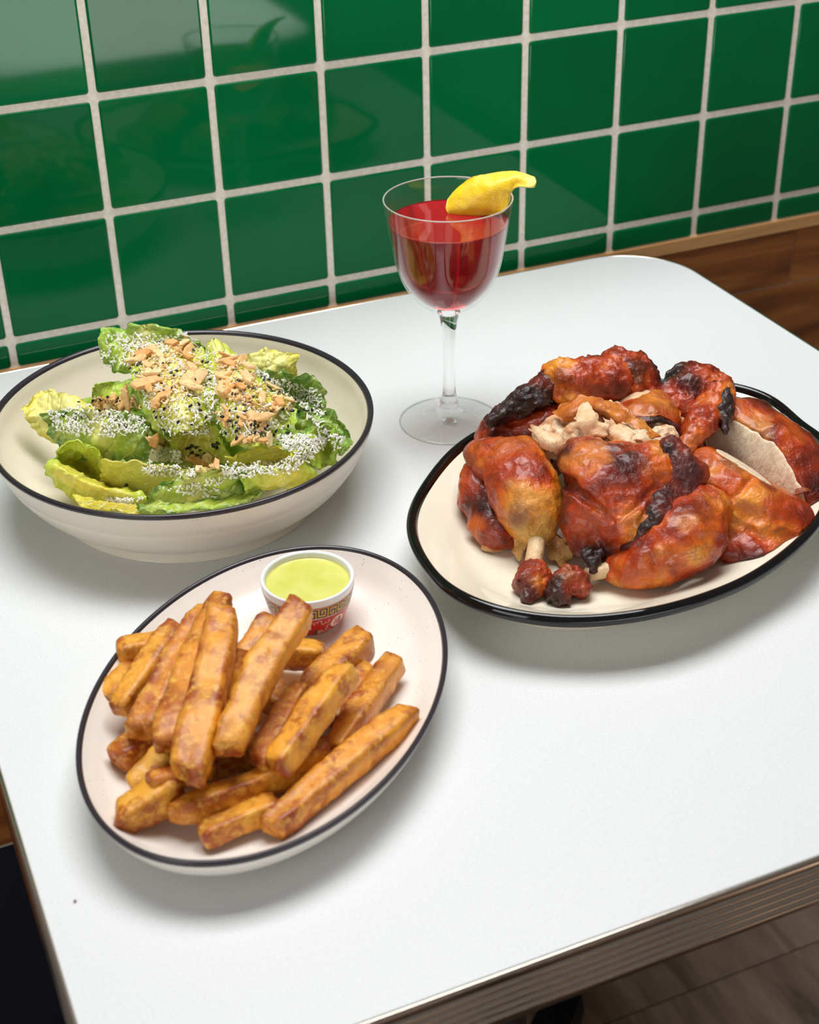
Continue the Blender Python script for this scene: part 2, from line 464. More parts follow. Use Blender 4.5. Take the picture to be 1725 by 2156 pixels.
# fries plate
dish('oval_plate', 'oval speckled cream plate with a thin dark rim, heaped with fries', -0.0455, -0.4775, 0.1264, 0.0855, 0.885,
     bsp([(0.083, 0.0070), (0.050, 0.0072), (0.030, 0.0084), (0.016, 0.0130), (0.007, 0.0205), (0.0030, 0.0246)]),
     bsp([(0.0030, 0.0246), (0.0022, 0.0258), (0.0008, 0.0262), (0.0, 0.0252), (0.0003, 0.0232)], 4),
     bsp([(0.0003, 0.0232), (0.0030, 0.0175), (0.0080, 0.0105), (0.0160, 0.0050), (0.0220, 0.0022), (0.0235, 0.0), (0.03, 0.0004), (0.082, 0.0004)]), M_STONE, M_RIM)
# chicken platter
def notch(th, wdt):
    r_ = np.zeros_like(th)
    for a_n in (-22, 30, 75, 118, 160, 208, 256, 300):
        d_ = (th - math.radians(a_n) + math.pi) % (2 * math.pi) - math.pi
        k_ = 1.0 if a_n in (-22, 75, 160, 256) else 0.35
        r_ = r_ + k_ * np.exp(-(d_ / wdt) ** 2)
    return r_
sc_f = lambda th: 0.010 - 0.024 * notch(th, 0.24)
sg_f = lambda th: 0.0010 - 0.0034 * notch(th, 0.22)
dish('oval_platter', 'scalloped ivory oval platter with a thick glossy black rim, holding the roast chicken', 0.2077, -0.3955, 0.1518, 0.1098, 0.4452,
     bsp([(0.107, 0.0100), (0.060, 0.0102), (0.042, 0.0112), (0.032, 0.0142), (0.022, 0.0200), (0.010, 0.0262), (0.0052, 0.0285)]),
     bsp([(0.0052, 0.0285), (0.0040, 0.0312), (0.0020, 0.0325), (-0.0002, 0.0315), (-0.0012, 0.0290), (-0.0002, 0.0262), (0.0030, 0.0248)], 4),
     bsp([(0.0030, 0.0248), (0.0100, 0.0215), (0.0200, 0.0150), (0.0280, 0.0090), (0.0320, 0.0055), (0.0335, 0.0010), (0.0350, 0.0), (0.05, 0.0006), (0.106, 0.0006)]),
     M_PLATTER, M_RIMBLK, 160, sc_f, sg_f)

# ---------------------------------------------------------------- wine glass, drink, peel
t = NT('clear_glass'); t.set(Base_Color=(1, 1, 1, 1), IOR=1.45, Transmission_Weight=1.0, Roughness=0.0); M_GLASS = t.m
def thin_glass(name, rough, tint):       # blown glass too thin to bend light: see-through with a Fresnel sheen
    t = NT(name); tr = t.n('ShaderNodeBsdfTransparent'); tr.inputs[0].default_value = (*tint, 1)
    g = t.n('ShaderNodeBsdfGlossy'); g.inputs[0].default_value = (1, 1, 1, 1)
    if rough: 
        n1 = t.noise(90, 4, 0.6, t.world()); t.l(t.ramp(n1.outputs[0], [(0.40, (0.02,) * 3 + (1,)), (0.75, (rough,) * 3 + (1,))]).outputs[0], g.inputs['Roughness'])
    else: g.inputs['Roughness'].default_value = 0.0
    lw = t.n('ShaderNodeLayerWeight'); lw.inputs[0].default_value = 0.5
    pw = t.n('ShaderNodeMath', operation='POWER'); t.l(lw.outputs['Facing'], pw.inputs[0]); pw.inputs[1].default_value = 5.0
    fr = t.n('ShaderNodeMath', operation='MULTIPLY_ADD'); t.l(pw.outputs[0], fr.inputs[0]); fr.inputs[1].default_value = 0.9; fr.inputs[2].default_value = 0.03
    mx = t.n('ShaderNodeMixShader'); t.l(fr.outputs[0], mx.inputs[0]); t.l(tr.outputs[0], mx.inputs[1]); t.l(g.outputs[0], mx.inputs[2])
    t.t.nodes.remove(t.b); t.l(mx.outputs[0], t.out.inputs['Surface']); return t.m
M_GLASSF = thin_glass('thin_foot_glass', 0.0, (0.996, 0.996, 0.996)); M_GLASSB = thin_glass('misted_bowl_glass', 0.22, (0.996, 0.996, 0.996))
t = NT('red_cocktail_liquid'); t.set(Base_Color=(0.66, 0.022, 0.035, 1), IOR=1.34, Transmission_Weight=0.72, Roughness=0.0)
va = t.n('ShaderNodeVolumeAbsorption'); va.inputs['Color'].default_value = (0.80, 0.055, 0.075, 1); va.inputs['Density'].default_value = 32
t.l(va.outputs[0], t.out.inputs['Volume']); M_LIQ = t.m

GX, GY = 0.1694, -0.2258
gl = thing('wine_glass', 'clear stemmed glass holding a red cocktail and a strip of lemon peel', 'glass', (GX, GY, TZ))
gc = (GX, GY, TZ)
foot_top = smooth_profile([(0.0342, 0.0010), (0.0338, 0.0017), (0.0260, 0.0026), (0.0150, 0.0040), (0.0092, 0.0062), (0.0070, 0.0090)], 4)
V, F = lathe(np.concatenate([[(0.0002, 0.0020), (0.020, 0.0012), (0.0325, 0.0)], [(0.0340, 0.0003)], foot_top]), gc, 72, True)
mesh_obj('foot', V, F, M_GLASSF, gl)
stem = smooth_profile([(0.0070, 0.0090), (0.0064, 0.0120), (0.0066, 0.0155), (0.0052, 0.0195), (0.0042, 0.0260), (0.0040, 0.0400), (0.0042, 0.0580), (0.0050, 0.0700), (0.0064, 0.0785), (0.0078, 0.0812)], 5)
V, F = lathe(stem, gc, 72); mesh_obj('stem', V, F, M_GLASS, gl)
bo = smooth_profile([(0.0078, 0.0812), (0.0126, 0.0846), (0.0209, 0.0908), (0.0288, 0.1012), (0.0336, 0.1135), (0.0368, 0.130), (0.0396, 0.148), (0.0412, 0.1584), (0.0410, 0.1590), (0.0405, 0.1584)], 6)
bi = smooth_profile([(0.0405, 0.1584), (0.0388, 0.148), (0.0360, 0.130), (0.0328, 0.1138), (0.0279, 0.1022), (0.0198, 0.0924), (0.0110, 0.0868), (0.0004, 0.0850)], 6)
V, F = lathe(np.concatenate([bo, bi[1:]]), gc, 96, False, True); mesh_obj('bowl', V, F, M_GLASSB, gl)
def ring_obj(name, R_, z, r_, mat):
    V, F = lathe([(R_ + r_ * math.cos(a), z + r_ * math.sin(a)) for a in np.linspace(0, 2 * math.pi, 9)], gc, 96); return mesh_obj(name, V, F, mat, gl)
M_EDGE = simple('fire_polished_edge', rgba(232, 226, 214), 0.06, Transmission_Weight=0.55, IOR=1.5)
ring_obj('rim', 0.04075, 0.1588, 0.00050, M_EDGE); ring_obj('foot_edge', 0.0341, 0.0009, 0.00042, M_GLASS)
LZ = 0.1440
lp = [(max(r - 0.00015, 0.0003), z + 0.00015) for r, z in bi[::-1] if z < LZ - 0.0006]
rl = float(np.interp(LZ, bi[::-1][:, 1], bi[::-1][:, 0]))
lp += [(rl - 0.00015, LZ + 0.0004), (rl - 0.0007, LZ + 0.00005), (rl - 0.002, LZ - 0.0001), (0.02, LZ - 0.0001), (0.0005, LZ - 0.0001)]
V, F = lathe(lp, gc, 96, True, True)
tag(mesh_obj('cocktail', V, F, M_LIQ), 'deep red cocktail filling the stemmed glass', 'drink')

t = NT('lemon_zest'); n1 = t.noise(900, 2, vec=t.world()); n2 = t.noise(120, 3, vec=t.world())
at_ = t.n('ShaderNodeAttribute'); at_.attribute_name = 'Col'
t.l(t.mix(t.ramp(n2.outputs[0], [(0.4, (0, 0, 0, 1)), (0.7, (0.5, 0.5, 0.5, 1))]).outputs[0], at_.outputs['Color'], rgba(250, 214, 92)), t.b.inputs['Base Color'])
t.l(t.bump(n1.outputs[0], 0.5, 0.0006), t.b.inputs['Normal']); t.set(Roughness=0.38, Subsurface_Weight=0.0); M_ZEST = t.m
def L4(x, y, z): return at(760 + x / 3.266, 320 + y / 3.266, z)
grid = np.array([[L4(628, 292, .1530), L4(740, 185, .1640), L4(890, 148, .1680), L4(1010, 136, .1690), L4(1100, 145, .1690), L4(1195, 180, .1670)],
                 [L4(605, 350, .1490), L4(740, 270, .1580), L4(880, 245, .1620), L4(985, 210, .1650), L4(1080, 182, .1672), L4(1207, 212, .1655)],
                 [L4(600, 405, .1450), L4(730, 370, .1500), L4(870, 345, .1530), L4(1000, 310, .1560), L4(1066, 222, .1635), L4(1190, 240, .1640)],
                 [L4(640, 432, .1425), L4(760, 440, .1430), L4(880, 436, .1435), L4(990, 405, .1480), L4(1055, 250, .1615), L4(1170, 245, .1635)]])
S = catmull_surface(grid, 22, 44)
nu, nv = S.shape[:2]
du = np.gradient(S, axis=0); dv = np.gradient(S, axis=1); N = np.cross(du, dv); N /= np.linalg.norm(N, axis=-1, keepdims=True) + 1e-9
view = CAM_P - S; sgn = np.sign((N * view).sum(-1).mean()); N *= sgn
ss, tt_ = np.meshgrid(np.linspace(-1, 1, nu), np.linspace(0, 1, nv), indexing='ij')
S = S + N * ((0.0016 * (1 - ss ** 2) * (1 - tt_ ** 2)) + 0.0008 * vnoise(S, 120) + 0.0004 * vnoise(S, 320))[..., None]
edge = np.minimum(1, (1 - np.abs(ss)) * 6 + 0.15)
top = (S + N * 0.0005).reshape(-1, 3); bot = (S - N * (0.0009 * edge + 0.0001)[..., None]).reshape(-1, 3)
V = np.concatenate([top, bot]); nn = nu * nv; F = []
for i in range(nu - 1):
    for j in range(nv - 1):
        a = i * nv + j; F.append((a, a + 1, a + nv + 1, a + nv)); F.append((nn + a, nn + a + nv, nn + a + nv + 1, nn + a + 1))
bd = [i * nv for i in range(nu)] + [(nu - 1) * nv + j for j in range(1, nv)] + [i * nv + nv - 1 for i in range(nu - 2, -1, -1)] + [j for j in range(nv - 2, 0, -1)]
for i in range(len(bd)):
    a, b = bd[i], bd[(i + 1) % len(bd)]; F.append((a, nn + a, nn + b, b))
col = np.concatenate([np.tile(lin(252, 208, 20), (nn, 1)), np.tile(lin(248, 226, 160), (nn, 1))])
tl = sstep(0.86, 0.98, tt_).reshape(-1, 1) * 0.6; col[:nn] = col[:nn] * (1 - tl) + lin(252, 222, 130) * tl
tag(mesh_obj('lemon_peel', V, F, M_ZEST, None, True, col), 'curled strip of bright yellow lemon peel hanging over the rim of the red drink', 'garnish')

# ---------------------------------------------------------------- dipping cup
RX, RY, RZ = -0.0009, -0.4122, 0.0072
cup = thing('sauce_cup', 'small white cup printed with a red band and key pattern, on the plate of fries', 'cup', (RX, RY, TZ + RZ))
cc = (RX, RY, TZ + RZ); HH = 0.0290
c_out = smooth_profile([(0.0135, 0.0), (0.0158, 0.0008), (0.0186, 0.0042), (0.0212, 0.0098), (0.0233, 0.0165), (0.0246, 0.0225), (0.0253, 0.0275), (0.0252, 0.0287), (0.0243, 0.0291), (0.0232, 0.0284)], 6)
c_in = smooth_profile([(0.0232, 0.0284), (0.0227, 0.0255), (0.0216, 0.0190), (0.0185, 0.0095), (0.0120, 0.0040), (0.0003, 0.0035)], 5)
V, F = lathe(np.concatenate([[(0.0003, 0.0010)], c_out, c_in[1:]]), cc, 96, True, True)
mesh_obj('body', V, F, M_WHITE, cup)
def cup_pt(th, z, off=0.00012):
    zs = c_out[:44, 1]; r = np.interp(z, zs, c_out[:44, 0])
    return np.stack([RX + (r + off) * np.cos(th), RY + (r + off) * np.sin(th), TZ + RZ + z + np.zeros_like(th)], -1)
def band(name, z0, z1, mat, off, k=8):
    th = np.arange(120) * 2 * math.pi / 120
    V, F = loft([cup_pt(th, np.full(120, z), off) for z in np.linspace(z0, z1, k)])
    mesh_obj(name, V, F, mat, cup)
band('red_band', 0.0012, 0.0160, M_RED, 0.00010, 12)
band('red_line', 0.0238, 0.0243, M_RED, 0.00010, 3)
band('key_band', 0.0166, 0.0238, M_YEL, 0.00010)
class Decal:
    def __init__(s): s.V = []; s.F = []
    def quad(s, a0, a1, z0, z1, off=0.0002, m=4):
        k = len(s.V)
        for i in range(m + 1):
            for z in np.linspace(z0, z1, 3):
                s.V.append(cup_pt(np.array([a0 + (a1 - a0) * i / m]), np.array([z]), off)[0])
        for i in range(m):
            for j in range(2):
                b = k + i * 3 + j; s.F.append((b, b + 3, b + 4, b + 1))
    def poly(s, pts, off=0.0002):
        k = len(s.V); c = np.mean(pts, 0)
        s.V.append(cup_pt(np.array([c[0]]), np.array([c[1]]), off)[0])
        for p in pts: s.V.append(cup_pt(np.array([p[0]]), np.array([p[1]]), off)[0])
        for i in range(len(pts)): s.F.append((k, k + 1 + i, k + 1 + (i + 1) % len(pts)))
    def stroke(s, pts, wd, off=0.0002, close=False):
        p = np.array(pts, float); k = len(s.V); R0 = 0.0215
        d = np.gradient(p, axis=0); d[:, 0] *= R0; nrm = np.stack([-d[:, 1], d[:, 0]], 1); nrm /= np.linalg.norm(nrm, axis=1, keepdims=True) + 1e-12
        for q, n_ in zip(p, nrm):
            for sg in (-1, 1):
                s.V.append(cup_pt(np.array([q[0] + sg * n_[0] * wd / 2 / R0]), np.array([q[1] + sg * n_[1] * wd / 2]), off)[0])
        for i in range(len(p) - 1):
            s.F.append((k + 2 * i, k + 2 * i + 2, k + 2 * i + 3, k + 2 * i + 1))
    def obj(s, name, mat, parent): return mesh_obj(name, s.V, s.F, mat, parent, smooth=True)
# greek key
key = Decal(); NK = 13; zk0, zk1 = 0.0172, 0.0232; hk = zk1 - zk0; wk = 0.00085
for i in range(NK):
    a = 2 * math.pi * i / NK; da = 2 * math.pi / NK * 0.90
    def kx(f): return a + f * da
    def kz(f): return zk0 + f * hk
    aw = wk / 0.0245
    def hor(f0, f1, zf): key.quad(kx(f0), kx(f1), kz(zf) - wk / 2, kz(zf) + wk / 2)
    def ver(f, z0, z1): key.quad(kx(f) - aw / 2, kx(f) + aw / 2, kz(z0) - wk / 2, kz(z1) + wk / 2, m=1)
    ver(0.02, 0, 0.95); hor(0.02, 0.48, 0.95); ver(0.48, 0.0, 0.95); hor(0.16, 0.48, 0.02) if False else None
    hor(0.02, 0.34, 0.0); ver(0.34, 0, 0.62); hor(0.16, 0.34, 0.62); ver(0.16, 0.34, 0.62)
    hor(0.48, 0.98, 0.0); ver(0.98, 0.0, 0.95); hor(0.64, 0.98, 0.95); ver(0.64, 0.36, 0.95); hor(0.64, 0.83, 0.36); ver(0.83, 0.36, 0.64)
key.obj('key_pattern', M_KEY, cup)
for a_m in (-66, 54, 174):
    A = math.radians(a_m); zc = 0.0098; R0 = 0.0212
    md = Decal(); md.poly([(A + 0.0043 * math.cos(x) / R0, zc + 0.0043 * math.sin(x)) for x in np.linspace(0, 2 * math.pi, 28)[:-1]], 0.00022)
    mo = md.obj('medallion', M_CRM, cup)
    ch = Decal()
    def S_(pts, wd=0.00042): ch.stroke([(A + x * 0.001 / R0, zc + y * 0.001) for x, y in pts], wd, 0.00034)
    S_([(-1.5, 2.6), (-1.2, 2.2)]); S_([(-2.4, 1.6), (-0.7, 1.6), (-0.75, 1.3)]); S_([(-0.7, 1.6), (-1.6, 0.0), (-2.5, -0.7)]); S_([(-1.5, 0.2), (-1.5, -2.6)]); S_([(-1.2, -0.1), (-0.7, -0.6)])
    S_([(0.0, 2.4), (2.4, 2.4)]); S_([(0.4, 1.7), (2.1, 1.7)]); S_([(0.4, 0.7), (2.1, 0.7)]); S_([(0.4, 1.7), (0.4, 0.7)]); S_([(2.1, 1.7), (2.1, 0.7)])
    S_([(0.0, 0.0), (2.5, 0.0)]); S_([(0.0, -2.5), (2.5, -2.5)]); S_([(0.0, 0.0), (0.0, -2.5)]); S_([(2.5, 0.0), (2.5, -2.5)]); S_([(0.0, -1.25), (2.5, -1.25)]); S_([(1.25, 0.0), (1.25, -2.5)])
    ch.obj('character', M_RED, mo)
    sw = Decal()
    for dx, dz, fl, rt in ((-0.0078, 0.0030, 1, 0.3), (-0.0058, -0.0020, -1, 1.2), (-0.0092, -0.0052, 1, 2.2), (-0.0050, -0.0062, -1, 0.2), (0.0066, 0.0030, -1, 0.5), (0.0066, -0.0030, 1, 1.4), (-0.0120, 0.0034, -1, 0.4), (0.0115, 0.0032, 1, 0.6), (0.0108, -0.0048, -1, 2.0)):
        for side in (-1, 1):
            pts = []
            for k in np.linspace(0, 1, 12):
                ang = 4.4 * k * side; rr = 0.0013 * (1 - 0.45 * k)
                x = side * 0.0013 + rr * math.cos(math.pi * (side > 0) + ang * fl); y = rr * math.sin(math.pi * (side > 0) + ang * fl)
                pts.append((A + (dx + x * math.cos(rt) - y * math.sin(rt)) / R0, zc + dz + x * math.sin(rt) + y * math.cos(rt)))
            sw.stroke(pts, 0.00032, 0.0002)
    sw.obj('scroll_pattern', M_CRM, cup)
    dv_ = Decal(); B = A - math.radians(43); dv_.quad(B - 0.022, B + 0.022, 0.0012, 0.0160, 0.00022, 2); dv_.obj('divider', M_CRM, cup)
    for sg in (-1, 1):
        fl = Decal(); lf = Decal(); fc = B + sg * 0.0042 / R0
        for ang in (-0.9, -0.3, 0.3, 0.9):
            bx, bz = fc, 0.0046
            dirx, dirz = math.cos(ang) * sg, math.sin(ang)
            L, Wd = 0.0030, 0.0009
            fl.poly([(bx, bz), (bx + (dirx * L * .5 - dirz * Wd) / R0, bz + dirz * L * .5 + dirx * Wd), (bx + dirx * L / R0, bz + dirz * L), (bx + (dirx * L * .5 + dirz * Wd) / R0, bz + dirz * L * .5 - dirx * Wd)], 0.00026)
            lx = bx - sg * 0.0022 / R0
            lf.poly([(lx, bz), (lx + (dirx * L * .5 - dirz * Wd) / R0, bz + dirz * L * .9 + dirx * Wd), (lx + dirx * L / R0, bz + dirz * L * 1.1), (lx + (dirx * L * .5 + dirz * Wd) / R0, bz + dirz * L * .5 - dirx * Wd)], 0.00022)
        lf.obj('leaf_print', M_GRN, cup); fl.obj('flower_print', M_PINK, cup)
t = NT('green_sauce'); n1 = t.noise(1500, 2, vec=t.world()); n2 = t.noise(80, 2, vec=t.world())
sp = t.ramp(n1.outputs[0], [(0.70, (0, 0, 0, 1)), (0.76, (0.85, 0.85, 0.85, 1))])
b0 = t.ramp(n2.outputs[0], [(0.3, rgba(214, 212, 98)), (0.7, rgba(226, 224, 126))])
t.l(t.mix(sp.outputs[0], b0.outputs[0], rgba(150, 156, 34)), t.b.inputs['Base Color']); t.set(Roughness=0.16); M_SAUCE = t.m
sz = 0.0252
V, F = lathe([(0.0003, sz - 0.006), (0.018, sz - 0.006), (0.0224, sz - 0.001), (0.02275, sz + 0.0006), (0.0222, sz + 0.0001), (0.021, sz), (0.01, sz + 0.0001), (0.0003, sz + 0.0001)], cc, 72, True, True)
tag(mesh_obj('dipping_sauce', V, F, M_SAUCE), 'pale green herb dipping sauce filling the small printed cup', 'sauce')

# ---------------------------------------------------------------- fries
t = NT('fried_potato'); a_ = t.n('ShaderNodeAttribute'); a_.attribute_name = 'Col'
n1 = t.noise(260, 5, 0.65, t.world()); n2 = t.noise(1200, 3, 0.6, t.world()); n3 = t.noise(90, 3, 0.6, t.world())
c1 = t.mix(t.ramp(n3.outputs[0], [(0.52, (0, 0, 0, 1)), (0.64, (0.8, 0.8, 0.8, 1))]).outputs[0], a_.outputs['Color'], rgba(172, 78, 14))
c2 = t.mix(t.ramp(n1.outputs[0], [(0.33, (0.6, 0.6, 0.6, 1)), (0.52, (0, 0, 0, 1))]).outputs[0], c1, rgba(252, 198, 84))
t.l(c2, t.b.inputs['Base Color'])
b1 = t.bump(n1.outputs[0], 0.65, 0.0014); t.l(t.bump(n2.outputs[0], 0.5, 0.0006, b1), t.b.inputs['Normal'])
t.set(Roughness=0.32, IOR=1.45, Coat_Weight=0.2, Coat_Roughness=0.2); M_FRY = t.m
def F6(x, y, z): return at(120 + x / 2.0058, 1120 + y / 2.0058, z)
def fry(i, x0, y0, z0, x1, y1, z1, wpx, label, bend=0.0, taper=1.0, tone=0.0, asp=1.0, tipw=0.85):
    a = F6(x0, y0, z0); b = F6(x1, y1, z1); mid = (a + b) / 2
    dep = (mid - CAM_P) @ CAM_R[2]; wd = wpx * 1.09 / 2.0058 * dep / FPX
    ax = b - a; Ln = np.linalg.norm(ax); ax /= Ln
    up = np.array([0, 0, 1.0]); rr = random.Random(i * 13 + 5)
    s = np.cross(ax, up); s /= np.linalg.norm(s); u = np.cross(s, ax)
    tw = rr.uniform(-0.25, 0.25)
    s, u = s * math.cos(tw) + u * math.sin(tw), -s * math.sin(tw) + u * math.cos(tw)
    hw, hh = wd * 0.47 * rr.uniform(.95, 1.08), wd * 0.47 * asp * rr.uniform(.85, 1.05)
    nl = max(18, int(Ln / 0.0028)); rings = []; cols = []
    base = lin(240, 158, 40) * (1 - max(0, tone)) + lin(178, 80, 18) * max(0, tone)
    if tone < 0: base = lin(240, 158, 40) * (1 + tone) + lin(248, 190, 66) * (-tone)
    k = 7; sq = []
    for q in range(4):           # rounded square section
        for aa in np.linspace(-38, 38, k):
            ang = math.radians(q * 90 + aa); rad = min(1 / max(abs(math.cos(ang)), 1e-6), 1 / max(abs(math.sin(ang)), 1e-6)); rad = min(rad, 1.32)
            sq.append((rad * math.cos(ang), rad * math.sin(ang), max(0, rad - 1.0) / 0.32))
    sq = np.array(sq); sl0, sl1 = rr.uniform(-.35, .35), rr.uniform(-.35, .35)
    ts = np.concatenate([[0, 0, 0.0], np.linspace(0.0, 1.0, nl), [1, 1, 1]])
    sc = np.concatenate([[0.03, 0.55, 0.86], np.ones(nl), [0.86, 0.55, 0.03]])
    ends = np.concatenate([[-.10, -.09, -.05], np.zeros(nl), [.05, .09, .10]])
    for tt, scl, e in zip(ts, sc, ends):
        wv = taper ** (tt - 0.5) * (tipw + (1 - tipw) * min(1, min(tt, 1 - tt) * 9 + 0.0))
        slant = sl0 * max(0, 1 - tt * 6) + sl1 * max(0, 1 - (1 - tt) * 6)
        c = a + ax * (Ln * tt + e * wd) + s * (bend * Ln * (1 - (2 * tt - 1) ** 2)) 
        pts = c + np.outer(sq[:, 0], s) * hw * wv * scl + np.outer(sq[:, 1], u) * hh * wv * scl + np.outer(sq[:, 0] * hw * slant, ax)
        rings.append(pts)
        e_ = sq[:, 2:3] * 0.62 + (0.75 if scl < 0.9 else max(0, 0.6 - 9 * min(tt, 1 - tt)))
        cols.append(e_)
    V = np.concatenate(rings); E_ = np.clip(np.concatenate(cols), 0, 1)
    cen = np.repeat(np.array([r_.mean(0) for r_ in rings]), len(sq), 0); nr = V - cen; nr /= np.linalg.norm(nr, axis=1, keepdims=True) + 1e-9
    V = V + nr * (0.0012 * vnoise(V, 60, i) + 0.0006 * vnoise(V, 240, i + 3) + 0.0004 * vnoise(V, 700, i + 5))[:, None]
    nz = vnoise(V, 95, i + 9)
    f = np.clip(E_[:, 0] * (0.7 + 1.1 * nz) + 0.45 * sstep(0.15, 0.6, nz), 0, 1)[:, None]
    col = base * (1 - f) + lin(150, 58, 8) * f
    V2, F = loft(rings, True, True, True)
    o = mesh_obj('french_fry', V, F, M_FRY, None, True, col)
    tag(o, label, 'fry', 'fries heaped on the oval plate')
FR = [
 (1478, 766, .022, 905, 1248, .018, 118, 'long straight fry lying alone along the right front edge of the plate', 0.0, 1.0, 0.05),
 (1432, 548, .020, 1170, 915, .016, 104, 'fry at the right of the heap, its blunt end leaning toward the plate rim', 0.0, 0.95, 0.1),
 (1215, 592, .042, 925, 990, .034, 126, 'thick golden fry on top of the right half of the heap', 0.0, 1.05, -0.2),
 (1300, 452, .024, 1060, 690, .022, 128, 'stubby fry pointing up toward the empty right side behind the heap', 0.0, 1.0, 0.0),
 (1118, 522, .022, 880, 500, .022, 118, 'short fry with a square golden end lying crosswise below the sauce cup', 0.0, 1.0, -0.3),
 (1030, 322, .062, 722, 915, .044, 138, 'big pale fry leaning up in front of the sauce cup, its tip touching the cup', 0.03, 1.06, -0.2),
 (704, 340, .060, 552, 1025, .040, 142, 'tallest fry in the middle front of the heap, standing nearly upright', -0.01, 1.12, 0.0),
 (700, 285, .052, 462, 900, .042, 112, 'narrow dark-edged fry just left of the tallest fry', 0.02, 1.15, 0.25),
 (506, 402, .036, 258, 752, .026, 100, 'golden fry leaning at the far left of the heap beside a blistered one', 0.0, 1.0, -0.15),
 (640, 330, .044, 352, 842, .032, 116, 'blistered brown fry slanting down the left of the heap', 0.02, 1.1, 0.45),
 (262, 512, .024, 480, 478, .024, 108, 'fry lying crosswise at the upper left with its end over the plate rim', 0.0, 0.9, -0.1),
 (330, 600, .020, 205, 715, .017, 112, 'short fry lowest at the left edge of the heap', 0.0, 1.0, -0.15),
 (430, 850, .022, 248, 958, .018, 124, 'dark brown fry stub sticking out at the lower left', 0.0, 0.9, 0.75),
 (470, 930, .024, 322, 1085, .017, 104, 'pale yellow fry stub between the two lower-left fries', 0.0, 1.0, -0.7),
 (500, 1070, .024, 268, 1218, .019, 146, 'fat golden fry end nearest the front left rim', 0.0, 0.9, -0.35),
 (1140, 915, .020, 500, 1196, .020, 116, 'long fry crossing under the heap toward the front rim', -0.05, 1.0, 0.12),
 (930, 1160, .017, 618, 1290, .017, 116, 'short fry with a ragged end at the very front of the plate', 0.05, 1.0, -0.2),
 (1025, 650, .034, 850, 970, .030, 84, 'thin dark fry wedged between the two thick top fries', 0.0, 1.1, 0.7),
 (800, 520, .040, 740, 760, .034, 92, 'fry tucked between the tallest fry and the one touching the cup', 0.0, 1.0, 0.1),
 (905, 372, .040, 770, 560, .034, 96, 'fry half hidden behind the one touching the sauce cup', 0.0, 1.0, -0.1),
 (392, 1062, .030, 660, 1000, .026, 88, 'brown pointed fry end under the foot of the tallest fry', 0.0, 1.1, 0.6),
 (1296, 570, .018, 1150, 800, .016, 92, 'fry half hidden between the right-hand fries', 0.0, 1.0, 0.2),
 (520, 1010, .018, 930, 900, .018, 110, 'dark fry buried under the middle of the heap', 0.0, 1.0, 0.5),
 (470, 620, .020, 700, 980, .020, 116, 'fry buried under the left of the heap', 0.0, 1.0, 0.4),
 (1010, 760, .020, 720, 560, .022, 116, 'fry buried crosswise under the right of the heap', 0.0, 1.0, 0.4),
 (1150, 640, .020, 930, 960, .020, 100, 'brown fry under the thick golden top fry', 0.0, 1.0, 0.5),
 (640, 470, .026, 500, 820, .024, 110, 'fry under the blistered one on the left', 0.0, 1.0, 0.3),
]
for i, q in enumerate(FR): fry(i, *q)
# crumb on the table
cp = at(158, 1897, 0.0006); bm = bmesh.new(); bmesh.ops.create_icosphere(bm, subdivisions=1, radius=0.0007)
for v_ in bm.verts: v_.co *= random.uniform(0.75, 1.2)
me = bpy.data.meshes.new('crumb'); bm.to_mesh(me); bm.free(); me.materials.append(simple('dark_crumb', rgba(110, 60, 50), 0.7))
o = bpy.data.objects.new('crumb', me); C.objects.link(o); o.location = cp
tag(o, 'tiny dark crumb alone on the white table top near its left edge', 'crumb')

# ---------------------------------------------------------------- salad
t = NT('dressed_lettuce'); a_ = t.n('ShaderNodeAttribute'); a_.attribute_name = 'Col'
n1 = t.noise(420, 4, 0.62, t.world(), 0.4); n2 = t.noise(110, 3, 0.55, t.world()); n3 = t.noise(1400, 2, 0.5, t.world())
c1 = t.mix(t.ramp(n2.outputs[0], [(0.38, (0, 0, 0, 1)), (0.62, (0.4, 0.4, 0.4, 1))]).outputs[0], a_.outputs['Color'], rgba(196, 200, 92))
dr = t.ramp(n1.outputs[0], [(0.56, (0, 0, 0, 1)), (0.70, (0.62, 0.62, 0.62, 1))])
t.l(t.mix(dr.outputs[0], c1, rgba(228, 230, 196)), t.b.inputs['Base Color'])
b1 = t.bump(n2.outputs[0], 0.6, 0.0025); t.l(t.bump(n1.outputs[0], 0.35, 0.0008, b1), t.b.inputs['Normal'])
t.set(Roughness=0.32, IOR=1.45, Subsurface_Weight=0.0)
M_LEAF = t.m
def B3(x, y, zmm): 
    z = zmm / 1000
    while True:      # keep the point inside the bowl wall
        p = at(x / 2.1037, 640 + y / 2.1037, z)
        if z > 0.054 or np.hypot(p[0] - BX, p[1] - BY) < bowl_r(z) - 0.005: return p
        z += 0.001
def clampbowl(S):
    d = S[..., :2] - np.array([BX, BY]); r = np.linalg.norm(d, axis=-1); z = S[..., 2] - TZ
    rm = np.where(z < 0.056, bowl_r(np.clip(z, 0.0075, 0.054)) - 0.0035, 0.5)
    f = np.where(r > rm, rm / np.maximum(r, 1e-6), 1.0)
    S = S.copy(); S[..., :2] = np.array([BX, BY]) + d * f[..., None]
    S[..., 2] = np.maximum(S[..., 2], TZ + 0.0095)
    return S
DK, MD, LM, YL, PL = lin(60, 122, 32), lin(120, 172, 46), lin(186, 212, 66), lin(232, 216, 74), lin(246, 236, 146)
leaf_meshes = []
